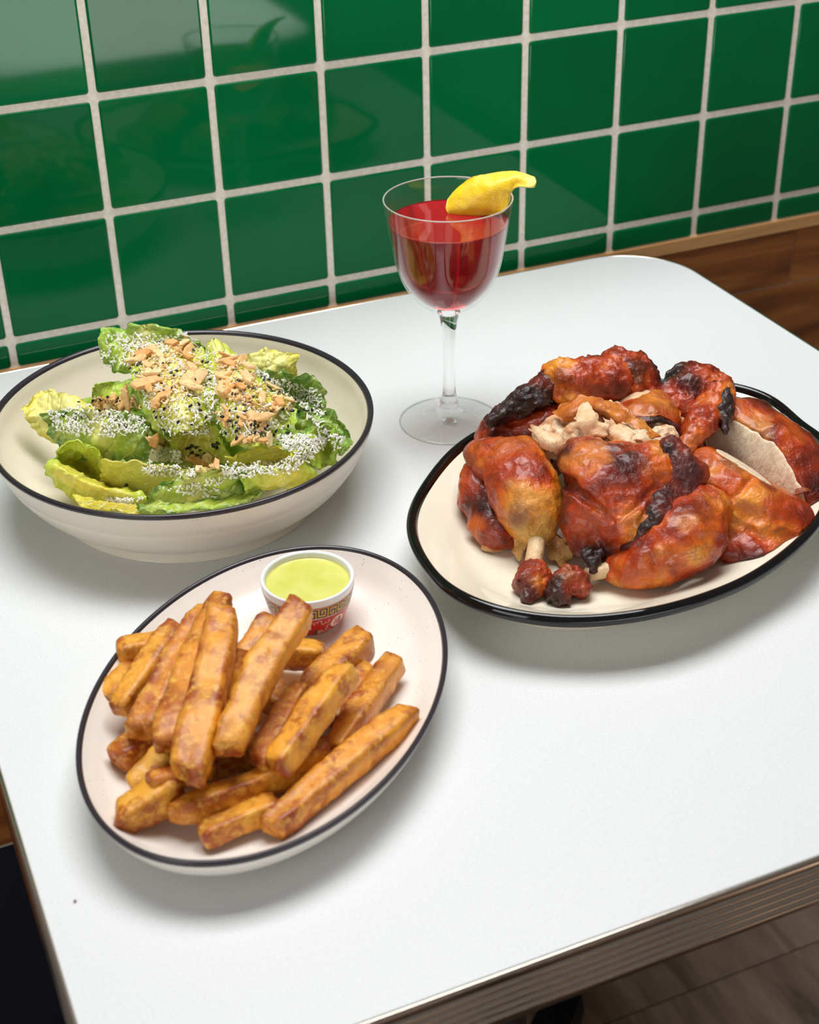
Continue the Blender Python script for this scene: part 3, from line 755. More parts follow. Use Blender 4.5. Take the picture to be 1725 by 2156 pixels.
def leaf(i, rows, c_in, c_edge, label, ruf=1.0, rib=True, edges=(1, 1, 1, 1), veins=True):
    G_ = np.array([[B3(*q) for q in r_] for r_ in rows])
    nu, nv = 58, 76
    S = catmull_surface(G_, nu, nv)
    s, tt = np.meshgrid(np.linspace(0, 1, nu), np.linspace(0, 1, nv), indexing='ij')
    def nrm(S):
        N = np.cross(np.gradient(S, axis=0), np.gradient(S, axis=1)); return N / (np.linalg.norm(N, axis=-1, keepdims=True) + 1e-9)
    N = nrm(S)
    de = np.minimum.reduce([np.where(edges[0], s, 1), np.where(edges[1], 1 - s, 1), np.where(edges[2], tt, 1), np.where(edges[3], 1 - tt, 1)])
    ed = np.exp(-(de / 0.16) ** 2)
    size = np.linalg.norm(G_[0, 0] - G_[-1, -1])
    amp = 0.0032 * ruf
    S = S + N * (amp * ed * vnoise(S, 150, i) + 0.0016 * ruf * ed * vnoise(S, 330, i + 2) + 0.0014 * ruf * vnoise(S, 90, i + 4) + 0.0011 * vnoise(S, 260, i + 1) + 0.0005 * vnoise(S, 520, i + 3))[..., None]
    # ragged outline
    cen = S.mean((0, 1)); S = S + (S - cen) / (np.linalg.norm(S - cen, axis=-1, keepdims=True) + 1e-9) * (0.0022 * np.exp(-(de / 0.05) ** 2) * vnoise(S, 210, i + 6))[..., None]
    if veins:
        vn = 1 - np.abs(2 * ((tt * 5 + s * 2.0 + 0.3 * vnoise(S, 60, i)) % 1) - 1)
        S = S + N * (0.0006 * sstep(0.8, 1.0, vn))[..., None]
    S = clampbowl(S)
    N = nrm(S)
    th = 0.00055 + (0.0012 * np.exp(-((tt - 0.5) / 0.12) ** 2) if rib else 0 * tt)
    top = (S + N * th[..., None]).reshape(-1, 3); bot = (S - N * th[..., None]).reshape(-1, 3)
    V = np.concatenate([top, bot]); nn = nu * nv
    I = np.arange(nn).reshape(nu, nv); a = I[:-1, :-1].ravel(); b = I[:-1, 1:].ravel(); c = I[1:, 1:].ravel(); d = I[1:, :-1].ravel()
    F = np.concatenate([np.stack([d, c, b, a], 1), nn + np.stack([a, b, c, d], 1)])
    bd = np.concatenate([I[:, 0], I[-1, 1:], I[-2::-1, -1], I[0, -2:0:-1]]); nx = np.roll(bd, -1)
    F = np.concatenate([F, np.stack([bd, nx, nn + nx, nn + bd], 1)])
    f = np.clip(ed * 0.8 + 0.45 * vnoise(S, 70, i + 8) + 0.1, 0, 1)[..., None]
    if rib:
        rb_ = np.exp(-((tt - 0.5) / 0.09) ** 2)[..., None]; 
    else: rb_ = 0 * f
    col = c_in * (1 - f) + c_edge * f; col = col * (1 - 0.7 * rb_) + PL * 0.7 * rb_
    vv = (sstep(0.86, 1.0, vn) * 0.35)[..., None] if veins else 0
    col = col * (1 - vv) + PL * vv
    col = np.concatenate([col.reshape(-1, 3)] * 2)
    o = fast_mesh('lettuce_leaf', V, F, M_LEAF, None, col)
    tag(o, label, 'lettuce', 'lettuce leaves in the salad bowl')
    leaf_meshes.append((V, F))
leaf(1, [[(470, 120, 80), (590, 92, 86), (720, 95, 86), (860, 140, 80)], [(440, 215, 72), (560, 190, 74), (720, 170, 77), (900, 190, 71)], [(500, 310, 58), (600, 300, 64), (760, 270, 68), (930, 260, 60)]], LM, MD, 'green lettuce leaf rising highest at the back of the bowl, above the rim', 1.5)
leaf(2, [[(590, 190, 80), (750, 185, 82), (900, 190, 77)], [(590, 320, 76), (760, 310, 81), (925, 310, 74)], [(630, 440, 69), (790, 440, 76), (940, 420, 70)], [(700, 560, 56), (820, 565, 64), (930, 510, 62)]], YL, LM, 'central lettuce leaf buried under cracker pieces and cheese', 0.8)
leaf(3, [[(596, 385, 75), (655, 380, 73)], [(625, 460, 66), (690, 470, 66)], [(665, 540, 56), (725, 555, 58)], [(700, 590, 46), (750, 600, 50)]], LM, MD, 'narrow bright green leaf edge folding down left of the crackers', 0.6, False, (0, 1, 1, 1))
leaf(4, [[(885, 300, 72), (945, 180, 80), (1070, 240, 74)], [(920, 400, 70), (1040, 340, 78), (1190, 370, 70)], [(950, 480, 64), (1080, 460, 72), (1300, 440, 62)], [(1000, 600, 52), (1090, 635, 56), (1240, 610, 50)]], YL, LM, 'large lettuce leaf right of centre, strewn with long cracker shards', 0.9)
leaf(5, [[(1070, 240, 66), (1185, 203, 70), (1312, 225, 66)], [(1080, 290, 60), (1190, 270, 64), (1318, 275, 60)], [(1090, 350, 52), (1200, 340, 54), (1318, 325, 52)]], PL, YL, 'small pale yellow leaf standing at the right back, against the bowl wall', 0.7)
leaf(6, [[(1105, 285, 68), (1250, 300, 70), (1385, 338, 68), (1445, 400, 58)], [(1130, 350, 64), (1250, 365, 60), (1370, 400, 56), (1450, 480, 50)], [(1190, 430, 58), (1300, 450, 50), (1380, 500, 46), (1440, 570, 42)]], MD, DK, 'dark green leaf with a curled-over rim at the right of the bowl', 1.3, False)
leaf(7, [[(1320, 440, 58), (1440, 470, 54), (1520, 520, 50)], [(1310, 530, 48), (1440, 550, 47), (1555, 605, 43)], [(1350, 620, 38), (1450, 650, 36), (1545, 675, 34)]], MD, DK, 'dark dressed leaf lowest at the far right of the salad', 1.0, False)
leaf(8, [[(1220, 560, 60), (1340, 560, 62), (1460, 530, 62), (1515, 595, 54)], [(1250, 630, 53), (1360, 640, 55), (1450, 620, 46), (1490, 655, 48)], [(1290, 710, 42), (1390, 720, 42), (1450, 730, 36), (1480, 695, 34)]], LM, MD, 'light green leaf with a tight curl at its tip, near the right rim', 1.5, False)
leaf(9, [[(92, 460, 54), (190, 375, 60), (290, 415, 60), (390, 435, 58)], [(140, 540, 44), (230, 480, 52), (330, 480, 57), (440, 500, 58)], [(240, 625, 30), (300, 590, 40), (370, 570, 46), (450, 565, 48)]], PL, YL, 'pale yellow leaf pointing out at the far left of the bowl', 1.0)
leaf(10, [[(195, 485, 56), (340, 470, 64), (500, 475, 66), (645, 505, 62)], [(220, 560, 47), (360, 570, 53), (520, 580, 55), (690, 610, 50)], [(290, 630, 34), (400, 690, 34), (520, 700, 34), (680, 695, 34)]], LM, DK, 'dark green leaf with grated cheese lying across the left of the salad', 1.3)
leaf(11, [[(408, 372, 60), (490, 345, 64), (595, 335, 62)], [(412, 420, 54), (500, 415, 56), (600, 430, 56)], [(440, 470, 46), (520, 470, 48), (610, 480, 50)]], LM, MD, 'small yellow-green leaf tucked behind the crackers at the left', 1.2, False)
leaf(12, [[(250, 640, 50), (350, 610, 54), (440, 660, 46), (470, 750, 30)], [(245, 690, 40), (340, 720, 27), (430, 780, 22), (530, 835, 20)], [(205, 700, 46), (300, 745, 46), (420, 805, 41), (650, 862, 36)], [(225, 765, 34), (315, 855, 22), (430, 885, 17), (600, 905, 17)]], YL, LM, 'cupped yellow-green leaf with a ruffled lip at the front left', 0.9, False)
leaf(13, [[(458, 683, 50), (600, 698, 50), (740, 718, 48), (875, 745, 43)], [(446, 740, 38), (590, 765, 37), (720, 785, 35), (850, 795, 32)], [(450, 795, 27), (580, 850, 22), (700, 870, 20), (800, 840, 21)]], lin(212, 200, 96), lin(216, 206, 104), 'smooth broad yellow leaf rib at the front, with one black seed on it', 0.35, False, veins=False)
leaf(14, [[(640, 885, 32), (755, 785, 48), (985, 715, 56), (1070, 735, 54)], [(615, 905, 27), (780, 850, 38), (950, 800, 44), (1095, 790, 45)], [(600, 920, 22), (800, 910, 22), (960, 885, 24), (1115, 855, 26)]], LM, DK, 'deep green ruffled leaf at the front rim of the bowl', 2.0)
leaf(15, [[(1040, 735, 54), (1180, 725, 52), (1260, 695, 54), (1355, 655, 56)], [(1080, 800, 44), (1200, 785, 42), (1290, 765, 42), (1375, 720, 44)], [(1100, 855, 26), (1220, 830, 26), (1310, 800, 26), (1405, 750, 26)]], YL, LM, 'pale lime ruffled leaf beside the deep green one at the front right rim', 1.6)
leaf(16, [[(1005, 690, 48), (1120, 640, 50), (1240, 625, 50), (1320, 640, 46)], [(1030, 720, 36), (1140, 700, 34), (1230, 690, 32), (1300, 690, 34)], [(1060, 760, 28), (1150, 750, 26), (1230, 740, 26), (1310, 730, 28)]], lin(204, 184, 50), YL, 'yellow hollow leaf between the front leaves and the cracker shards', 0.8, False)
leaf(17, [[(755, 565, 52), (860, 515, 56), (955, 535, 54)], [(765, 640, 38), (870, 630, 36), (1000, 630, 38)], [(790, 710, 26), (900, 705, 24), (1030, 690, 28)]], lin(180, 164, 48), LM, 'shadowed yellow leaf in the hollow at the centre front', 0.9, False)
leaf(18, [[(300, 450, 34), (700, 360, 40), (1100, 330, 38), (1400, 420, 34)], [(330, 640, 24), (700, 600, 32), (1050, 580, 32), (1450, 600, 28)], [(420, 800, 16), (750, 800, 20), (1050, 780, 20), (1350, 720, 18)]], MD, LM, 'wide leaf at the bottom of the salad, showing only in the gaps', 1.0)
leaf(19, [[(325, 850, 34), (480, 880, 34), (650, 890, 34)], [(335, 875, 34), (485, 905, 34), (650, 915, 34)], [(340, 890, 34), (490, 922, 34), (650, 930, 34)]], lin(200, 178, 50), YL, 'thin yellow leaf edge pressed against the inside of the front rim', 0.6, False)
leaf(20, [[(600, 890, 36), (800, 880, 36), (1000, 850, 36), (1150, 815, 36)], [(610, 912, 36), (800, 905, 36), (1005, 875, 36), (1160, 835, 36)], [(610, 930, 36), (800, 928, 36), (1010, 895, 36), (1170, 850, 36)]], LM, DK, 'dark green leaf edge tucked under the ruffled leaf along the front rim', 0.8, False)
# ---- toppings dropped where they lie on the leaves
aV = []; aF = []; k = 0
for V, F in leaf_meshes: aV.append(V); aF.append(F + k); k += len(V)
aV = np.concatenate(aV); aF = np.concatenate(aF)
BV = BVHTree.FromPolygons([tuple(v) for v in aV], [tuple(f) for f in aF])
def on_leaf(x, y):
    u, v = x / 2.1037, 640 + y / 2.1037
    hit, nr, _, _ = BV.ray_cast(Vector(CAM_P), Vector(ray_dir(u, v)))
    if hit is None: return None, None
    if nr.dot(Vector(ray_dir(u, v))) > 0: nr = -nr
    return np.array(hit), np.array(nr)
def inpoly(x, y, poly):
    r_ = False
    for i in range(len(poly)):
        (x0, y0), (x1, y1) = poly[i], poly[i - 1]
        if (y0 > y) != (y1 > y) and x < (x1 - x0) * (y - y0) / (y1 - y0) + x0: r_ = not r_
    return r_
def sample(poly, rr):
    xs = [p[0] for p in poly]; ys = [p[1] for p in poly]
    while True:
        x, y = rr.uniform(min(xs), max(xs)), rr.uniform(min(ys), max(ys))
        if inpoly(x, y, poly): return x, y
CR = [[(560, 230), (640, 180), (870, 170), (890, 260), (870, 400), (720, 480), (610, 340)], [(950, 250), (1060, 250), (1150, 350), (1310, 430), (1270, 480), (1130, 470), (1000, 430)],
      [(940, 470), (1180, 500), (1170, 560), (1060, 560)], [(400, 415), (590, 415), (640, 470), (450, 480)], [(660, 585), (750, 600), (745, 650), (680, 640)], [(800, 675), (970, 680), (980, 740), (880, 740)], [(1040, 580), (1210, 600), (1190, 625), (1060, 615)]]
t = NT('toasted_cracker'); n1 = t.noise(300, 4, 0.6, t.world()); oi = t.n('ShaderNodeObjectInfo').outputs['Random']
rr_ = t.ramp(oi, [(0, rgba(226, 164, 92)), (0.4, rgba(242, 198, 130)), (1, rgba(250, 222, 168))])
t.l(t.mix(t.ramp(n1.outputs[0], [(0.45, (0, 0, 0, 1)), (0.75, (0.5, 0.5, 0.5, 1))]).outputs[0], rr_.outputs[0], rgba(196, 116, 50)), t.b.inputs['Base Color'])
t.l(t.bump(n1.outputs[0], 0.5, 0.001), t.b.inputs['Normal']); t.set(Roughness=0.6); M_CRACK = t.m
def shard_mesh(seed):
    rr = random.Random(seed); m = rr.choice((5, 6, 7)); ln = rr.uniform(1.0, 3.0)
    pts = [(math.cos(2 * math.pi * i / m + rr.uniform(-.3, .3)) * ln * rr.uniform(.8, 1.1), math.sin(2 * math.pi * i / m + rr.uniform(-.3, .3)) * rr.uniform(.75, 1.1)) for i in range(m)]
    h = rr.uniform(0.25, 0.42); V = []; 
    for sc, z in ((0.9, -h), (1.0, -h * .3), (1.0, h * .4), (0.86, h)):
        for x, y in pts: V.append((x * sc, y * sc, z + 0.12 * math.sin(x * 2 + seed)))
    F = [tuple(range(m - 1, -1, -1)), tuple(3 * m + i for i in range(m))]
    for a in range(3):
        for i in range(m): F.append((a * m + i, a * m + (i + 1) % m, (a + 1) * m + (i + 1) % m, (a + 1) * m + i))
    me = bpy.data.meshes.new('cracker_piece'); me.from_pydata(V, [], F); me.materials.append(M_CRACK); me.update(); return me
shards = [shard_mesh(i) for i in range(10)]
rr = random.Random(3)
def place(me, name, p, n, scale, lift, yaw, label, cat, group=None, tilt=0.25):
    o = bpy.data.objects.new(name, me); C.objects.link(o)
    z = Vector(n) * 0.8 + Vector((0, 0, 0.35)) + Vector((rr.uniform(-tilt, tilt), rr.uniform(-tilt, tilt), 0)); z.normalize()
    q = z.to_track_quat('Z', 'Y'); o.rotation_mode = 'QUATERNION'
    from mathutils import Quaternion
    o.rotation_quaternion = q @ Quaternion((0, 0, 1), yaw)
    o.scale = (scale,) * 3; o.location = Vector(p) + z * lift
    tag(o, label, cat, group); return o
NP = [46, 44, 14, 18, 8, 11, 7]
where = ['on the tall central heap', 'on the leaf right of centre', 'along the middle right leaf', 'at the left behind the cheese', 'in the gap at the centre', 'in the front hollow', 'on the low right leaf edge']
for ci, (poly, npz) in enumerate(zip(CR, NP)):
    for j in range(npz):
        x, y = sample(poly, rr); p, n = on_leaf(x, y)
        if p is None: continue
        s = rr.uniform(0.0014, 0.0028) if rr.random() < 0.7 else rr.uniform(0.0028, 0.0044)
        place(shards[rr.randrange(10)], 'cracker_piece', p, n, s, s * 0.35 + 0.0008 + rr.random() * 0.0022, rr.uniform(0, 6.3), 'broken toasted cracker piece scattered ' + where[ci], 'cracker', 'cracker pieces ' + where[ci], 0.5)
# sesame seeds
sd = bpy.data.meshes.new('sesame_seed'); bm = bmesh.new(); bmesh.ops.create_uvsphere(bm, u_segments=8, v_segments=5, radius=1)
for v_ in bm.verts: v_.co.x *= 1.55 * 1.0; v_.co.y *= (0.95 - 0.28 * v_.co.x / 1.55); v_.co.z *= 0.5
bm.to_mesh(sd); bm.free(); sd.materials.append(simple('black_sesame', rgba(20, 18, 26), 0.3)); sd.polygons.foreach_set('use_smooth', np.ones(len(sd.polygons), bool))
BSP = [[(560, 180), (900, 180), (960, 420), (900, 560), (740, 560), (600, 340)], [(930, 230), (1100, 260), (1330, 420), (1440, 500), (1200, 600), (1000, 560)], [(400, 400), (620, 420), (640, 480), (430, 480)], [(780, 620), (1000, 600), (980, 680), (820, 690)], [(940, 500), (1180, 480), (1220, 620), (1040, 620)], [(250, 430), (480, 470), (420, 520)]]
for poly, npz, wh in zip(BSP, [48, 46, 14, 14, 22, 3], ['on the central crackers', 'over the right-hand leaves', 'by the left crackers', 'in the front hollow', 'along the middle right leaf', 'on the left leaf']):
    for j in range(npz):
        x, y = sample(poly, rr); p, n = on_leaf(x, y)
        if p is None: continue
        place(sd, 'sesame_seed', p, n, rr.uniform(0.00075, 0.00105), 0.0012 + rr.random() * 0.003 * (poly is not BSP[3]), rr.uniform(0, 6.3), 'black sesame seed sprinkled ' + wh, 'seed', 'black sesame seeds ' + wh)
for (x, y) in ((560, 803), (555, 545), (285, 495)):
    p, n = on_leaf(x, y)
    if p is not None: place(sd, 'sesame_seed', p, n, 0.0011, 0.0005, rr.uniform(0, 6), {560: 'single black sesame seed on the smooth yellow leaf rib at the front', 555: 'single black sesame seed on the dark green left leaf', 285: 'single black sesame seed near the pale far-left leaf'}[x], 'seed')
# grated cheese and fine crumbs: uncountable
t = NT('grated_cheese'); t.set(Base_Color=rgba(254, 252, 242), Roughness=0.5); M_CHEESE = t.m
CH = [([(560, 180), (900, 180), (980, 400), (930, 580), (740, 580), (590, 360)], 480), ([(930, 180), (1100, 260), (1310, 430), (1230, 620), (1000, 600), (900, 400)], 380), ([(200, 480), (420, 440), (640, 500), (660, 560), (480, 590), (260, 560)], 330), ([(470, 130), (850, 130), (880, 180), (500, 290), (440, 240)], 200),
      ([(670, 640), (790, 650), (800, 700), (660, 700)], 260), ([(1230, 580), (1450, 590), (1380, 680), (1260, 640)], 240), ([(640, 700), (870, 730), (860, 770), (640, 750)], 90), ([(970, 720), (1360, 670), (1300, 740), (1000, 770)], 200), ([(440, 850), (640, 860), (560, 880)], 60), ([(700, 820), (1000, 760), (960, 860)], 50), ([(1110, 290), (1420, 380), (1440, 520), (1300, 440)], 150), ([(1350, 480), (1530, 600), (1500, 650)], 60)]
base_bit = [(-1, -.5, -.4), (1, -.5, -.4), (1, .5, -.4), (-1, .5, -.4), (-.8, -.4, .4), (.8, -.4, .5), (.8, .4, .4), (-.8, .4, .5)]
bit_f = [(0, 3, 2, 1), (4, 5, 6, 7), (0, 1, 5, 4), (1, 2, 6, 5), (2, 3, 7, 6), (3, 0, 4, 7)]
def bits(name, polys, mat, smin_, smax_, long_p, label, cat):
    V = []; F = []
    for poly, cnt in polys:
        for j in range(int(cnt * 1.9)):
            x, y = sample(poly, rr); p, n = on_leaf(x, y)
            if p is None: continue
            s = rr.uniform(smin_, smax_); L = s * (rr.uniform(3.0, 5.5) if rr.random() < long_p else rr.uniform(0.8, 1.6))
            a = np.array([rr.gauss(0, 1) for _ in range(3)]); a -= n * (a @ n) * 0.75; a /= np.linalg.norm(a); b = np.cross(n, a); b /= np.linalg.norm(b) + 1e-9; c = np.cross(a, b)
            p = p + n * (s * 0.4 + rr.random() * 0.0020); k = len(V); cv = rr.uniform(-.3, .3)
            segs = 3 if L > 3 * s else 1
            if segs == 1:
                for q in base_bit: V.append(p + a * q[0] * L + b * q[1] * s + c * q[2] * s)
                F += [tuple(k + i for i in f) for f in bit_f]
            else:
                for g in range(4):
                    f = g / 1.5 - 1
                    for e in ((-.5, -.5), (.5, -.5), (.5, .5), (-.5, .5)):
                        V.append(p + a * f * L + b * (e[0] * s * .8 + cv * L * (f * f)) + c * e[1] * s * .8)
                for g in range(3):
                    for i in range(4): F.append((k + g * 4 + i, k + g * 4 + (i + 1) % 4, k + g * 4 + 4 + (i + 1) % 4, k + g * 4 + 4 + i))
                F += [(k + 3, k + 2, k + 1, k), (k + 12, k + 13, k + 14, k + 15)]
    o = mesh_obj(name, V, F, mat, None, False); tag(o, label, cat, None, 'stuff')
bits('grated_cheese', CH, M_CHEESE, 0.0004, 0.0010, 0.06, 'fluffy white grated cheese sprinkled over the salad', 'cheese')
bits('cracker_crumbs', [(p, c) for p, c in zip(CR, (150, 130, 40, 70, 30, 40, 20))], M_CRACK, 0.0006, 0.0013, 0.0, 'fine toasted crumbs scattered among the cracker pieces', 'crumbs')

# ---------------------------------------------------------------- roast chicken
def roast(name, rough=0.22, bump=0.7, coat=0.28):
    t = NT(name); a_ = t.n('ShaderNodeAttribute'); a_.attribute_name = 'Col'
    n1 = t.noise(330, 5, 0.62, t.world(), 0.5); n2 = t.noise(95, 4, 0.6, t.world(), 0.8); n3 = t.noise(1100, 3, 0.6, t.world())
    dk = t.ramp(n2.outputs[0], [(0.44, (0, 0, 0, 1)), (0.66, (0.55, 0.55, 0.55, 1))])
    c1 = t.mix(dk.outputs[0], a_.outputs['Color'], t.mix(1.0, a_.outputs['Color'], (0.38, 0.20, 0.15, 1), 'MULTIPLY'))
    lt = t.ramp(n1.outputs[0], [(0.30, (0.30, 0.30, 0.30, 1)), (0.50, (0, 0, 0, 1))])
    c2 = t.mix(lt.outputs[0], c1, t.mix(1.0, a_.outputs['Color'], (1.5, 1.55, 1.35, 1), 'MULTIPLY'))
    t.l(c2, t.b.inputs['Base Color'])
    b1 = t.bump(n2.outputs[0], bump, 0.003); b2 = t.bump(n1.outputs[0], bump, 0.0012, b1); t.l(t.bump(n3.outputs[0], bump * .5, 0.0004, b2), t.b.inputs['Normal'])
    rr1 = t.ramp(n1.outputs[0], [(0.3, (rough * 0.7,) * 3 + (1,)), (0.7, (rough * 1.6,) * 3 + (1,))]); t.l(rr1.outputs[0], t.b.inputs['Roughness'])
    t.set(IOR=1.45, Coat_Weight=coat, Coat_Roughness=0.09); return t.m
M_SKIN = roast('crisp_roast_skin'); M_CHAR = roast('charred_skin', 0.34, 0.9, 0.25)
t = NT('roast_meat'); a_ = t.n('ShaderNodeAttribute'); a_.attribute_name = 'Col'
mp = t.n('ShaderNodeMapping'); t.l(t.world(), mp.inputs[0]); mp.inputs['Scale'].default_value = (1, 1, 0.3); mp.inputs['Rotation'].default_value = (0.5, 0.3, 0.6)
n1 = t.noise(420, 4, 0.6, mp.outputs[0], 0.3)
t.l(t.mix(t.ramp(n1.outputs[0], [(0.4, (0, 0, 0, 1)), (0.72, (0.4, 0.4, 0.4, 1))]).outputs[0], a_.outputs['Color'], rgba(214, 160, 108)), t.b.inputs['Base Color'])
t.l(t.bump(n1.outputs[0], 0.8, 0.0014), t.b.inputs['Normal']); t.set(Roughness=0.42, Coat_Weight=0.15, Coat_Roughness=0.25); M_MEAT = t.m

GOLD, AMB, RUST, DEEP, CHR, MEAT, BONE, YFAT = lin(230, 146, 46), lin(212, 100, 24), lin(176, 58, 14), lin(112, 32, 12), lin(44, 20, 17), lin(240, 212, 172), lin(226, 196, 150), lin(220, 172, 84)
def ramp3(x, stops):
    xs = [s[0] for s in stops]; cs = np.array([s[1] for s in stops])
    return np.stack([np.interp(x, xs, cs[:, i]) for i in range(3)], -1)
def platter_z(x, y):
    dx, dy = x - 0.2077, y + 0.3955; c_, s_ = math.cos(0.4452), math.sin(0.4452)
    X = dx * c_ + dy * s_; Y = -dx * s_ + dy * c_
    rho = np.hypot(X / 0.1518, Y / 0.1098); d = (1 - rho) * np.hypot(X, Y) / np.maximum(rho, 1e-6)
    return TZ + np.interp(d, [0, 0.0052, 0.010, 0.022, 0.032, 0.042, 0.060], [0.033, 0.0288, 0.0264, 0.0204, 0.0146, 0.0115, 0.0104])
def blob_field(prims, k, amp=0.0012, freq=110, seed=0.0, cuts=(), grooves=()):
    def Fn(Pp):
        d = None
        for pr in prims:
            if pr[0] == 'e': e = sd_ell(Pp, pr[1], pr[2], pr[3] if len(pr) > 3 else None)
            else: e = sd_cap(Pp, *pr[1:])
            d = e if d is None else smin(d, e, k)
        if amp: d = d + amp * fbm(Pp, freq, seed, 3) + 0.5 * amp * np.abs(vnoise(Pp, freq * 1.7, seed + 5)) * 2
        for (a, b, ra, rb) in grooves: d = -smin(-d, sd_cap(Pp, a, b, ra, rb), 0.002)
        for (q, n) in cuts: d = np.maximum(d, (Pp - np.asarray(q)) @ np.asarray(n))
        d = np.maximum(d, platter_z(Pp[:, 0], Pp[:, 1]) - Pp[:, 2])
        return d
    return Fn
def bounds(prims, pad=0.006):
    lo = np.full(3, 9.0); hi = -lo
    for pr in prims:
        if pr[0] == 'e': m = np.max(pr[2]); lo = np.minimum(lo, pr[1] - m); hi = np.maximum(hi, pr[1] + m)
        else:
            for q, r_ in ((pr[1], pr[3]), (pr[2], pr[4])): lo = np.minimum(lo, np.asarray(q) - r_); hi = np.maximum(hi, np.asarray(q) + r_)
    lo = lo - pad; hi = hi + pad; lo[2] = max(lo[2], TZ + 0.006); return lo, hi
def E(u, v, z, rx, ry=None, rz=None, ang=0.0, tilt=0.0):
    """ellipsoid: axes in a frame turned by ang about the vertical, then tilted"""
    c = at(u, v, z); ry = ry or rx; rz = rz or rx
    Rz = np.array([[math.cos(ang), -math.sin(ang), 0], [math.sin(ang), math.cos(ang), 0], [0, 0, 1]])
    Ry = np.array([[math.cos(tilt), 0, math.sin(tilt)], [0, 1, 0], [-math.sin(tilt), 0, math.cos(tilt)]])
    return ('e', c, (rx, ry, rz), Rz @ Ry)
def K(u0, v0, z0, r0, u1, v1, z1, r1): return ('c', at(u0, v0, z0), at(u1, v1, z1), r0, r1)
def march(Fn, u, v, sink=0.0, zfall=0.05):
    d = ray_dir(u, v); ts = np.linspace(0.70, 1.15, 900); Q = CAM_P + ts[:, None] * d
    f = Fn(Q); i = np.argmax(f < 0)
    return Q[i] + d * sink if (f < 0).any() else at(u, v, zfall)
def trail(Fn, pts, r0, r1, sink=0.0, zfall=0.05):
    q = [march(Fn, u, v, sink, zfall) for u, v in pts]; n = len(q) - 1
    return [(q[i], q[i + 1], r0 + (r1 - r0) * i / n, r0 + (r1 - r0) * (i + 1) / n) for i in range(n)]
def build(name, prims, parent, mat, colfn, k=0.008, h=0.0011, amp=0.0012, freq=110, seed=0.0, cuts=(), grooves=(), bigamp=0.0):
    Fn = blob_field(prims, k, amp, freq, seed, cuts, grooves)
    V, Fc = surface_nets(Fn, *bounds(prims), h)
    return fast_mesh(name, V, Fc, mat, parent, colfn(V))
def skin_col(seed, dark=0.0, gold=0.0, extra=()):
    def f(V):
        x = 0.5 + 0.55 * fbm(V, 42, seed, 3) + dark - gold
        c = ramp3(x, [(0.0, GOLD), (0.28, AMB), (0.55, RUST), (0.85, DEEP), (1.15, CHR)])
        for (u, v, z, r_, col, wgt) in extra:
            d = np.linalg.norm(V - at(u, v, z), axis=1) + 0.35 * r_ * vnoise(V, 160, seed + 3)
            g = (wgt * sstep(r_, r_ * 0.45, d))[:, None]; c = c * (1 - g) + col * g
        return c
    return f
fibre = lambda V: (lambda f: lin(246, 218, 178) * (1 - f) + lin(208, 146, 96) * f)(sstep(0.0, 0.9, fbm(V * np.array([1.6, 0.7, 1.0]), 260, 4.0) + 0.25)[:, None])
flat = lambda col, s=0.12: (lambda V: np.clip(col * (1 + s * fbm(V, 120, 2.0))[:, None], 0, 1))
def sheet(name, rows, parent, mat, col_a, col_b, thick=0.0009, wav=0.0012, seed=0, n=(26, 26), ragged=0.002, fn=at):
    G_ = np.array([[fn(*q) for q in r_] for r_ in rows]); S = catmull_surface(G_, *n); nu, nv = n
    s, tt = np.meshgrid(np.linspace(0, 1, nu), np.linspace(0, 1, nv), indexing='ij')
    N = np.cross(np.gradient(S, axis=0), np.gradient(S, axis=1)); N /= np.linalg.norm(N, axis=-1, keepdims=True) + 1e-9
    de = np.minimum.reduce([s, 1 - s, tt, 1 - tt])
    S = S + N * (wav * vnoise(S, 170, seed))[..., None]
    cen = S.mean((0, 1)); S = S + (S - cen) / (np.linalg.norm(S - cen, axis=-1, keepdims=True) + 1e-9) * (ragged * np.exp(-(de / 0.06) ** 2) * vnoise(S, 260, seed + 6))[..., None]
    S[..., 2] = np.maximum(S[..., 2], platter_z(S[..., 0], S[..., 1]) + 0.0010)
    th = thick * (0.35 + 0.65 * np.minimum(1, de * 8))
    top = (S + N * th[..., None]).reshape(-1, 3); bot = (S - N * th[..., None]).reshape(-1, 3)
    V = np.concatenate([top, bot]); nn = nu * nv
    I = np.arange(nn).reshape(nu, nv); a = I[:-1, :-1].ravel(); b = I[:-1, 1:].ravel(); c = I[1:, 1:].ravel(); d = I[1:, :-1].ravel()
    F = np.concatenate([np.stack([d, c, b, a], 1), nn + np.stack([a, b, c, d], 1)])
    bd = np.concatenate([I[:, 0], I[-1, 1:], I[-2::-1, -1], I[0, -2:0:-1]]); nx = np.roll(bd, -1)
    F = np.concatenate([F, np.stack([bd, nx, nn + nx, nn + bd], 1)])
    f = np.clip(0.5 + 0.6 * fbm(V, 90, seed + 1), 0, 1)[:, None]
    return fast_mesh(name, V, F, mat, parent, col_a * (1 - f) + col_b * f)
def piece(name, label, u, v): 
    p = at(u, v, 0.0102); return thing(name, label, 'chicken', tuple(p))

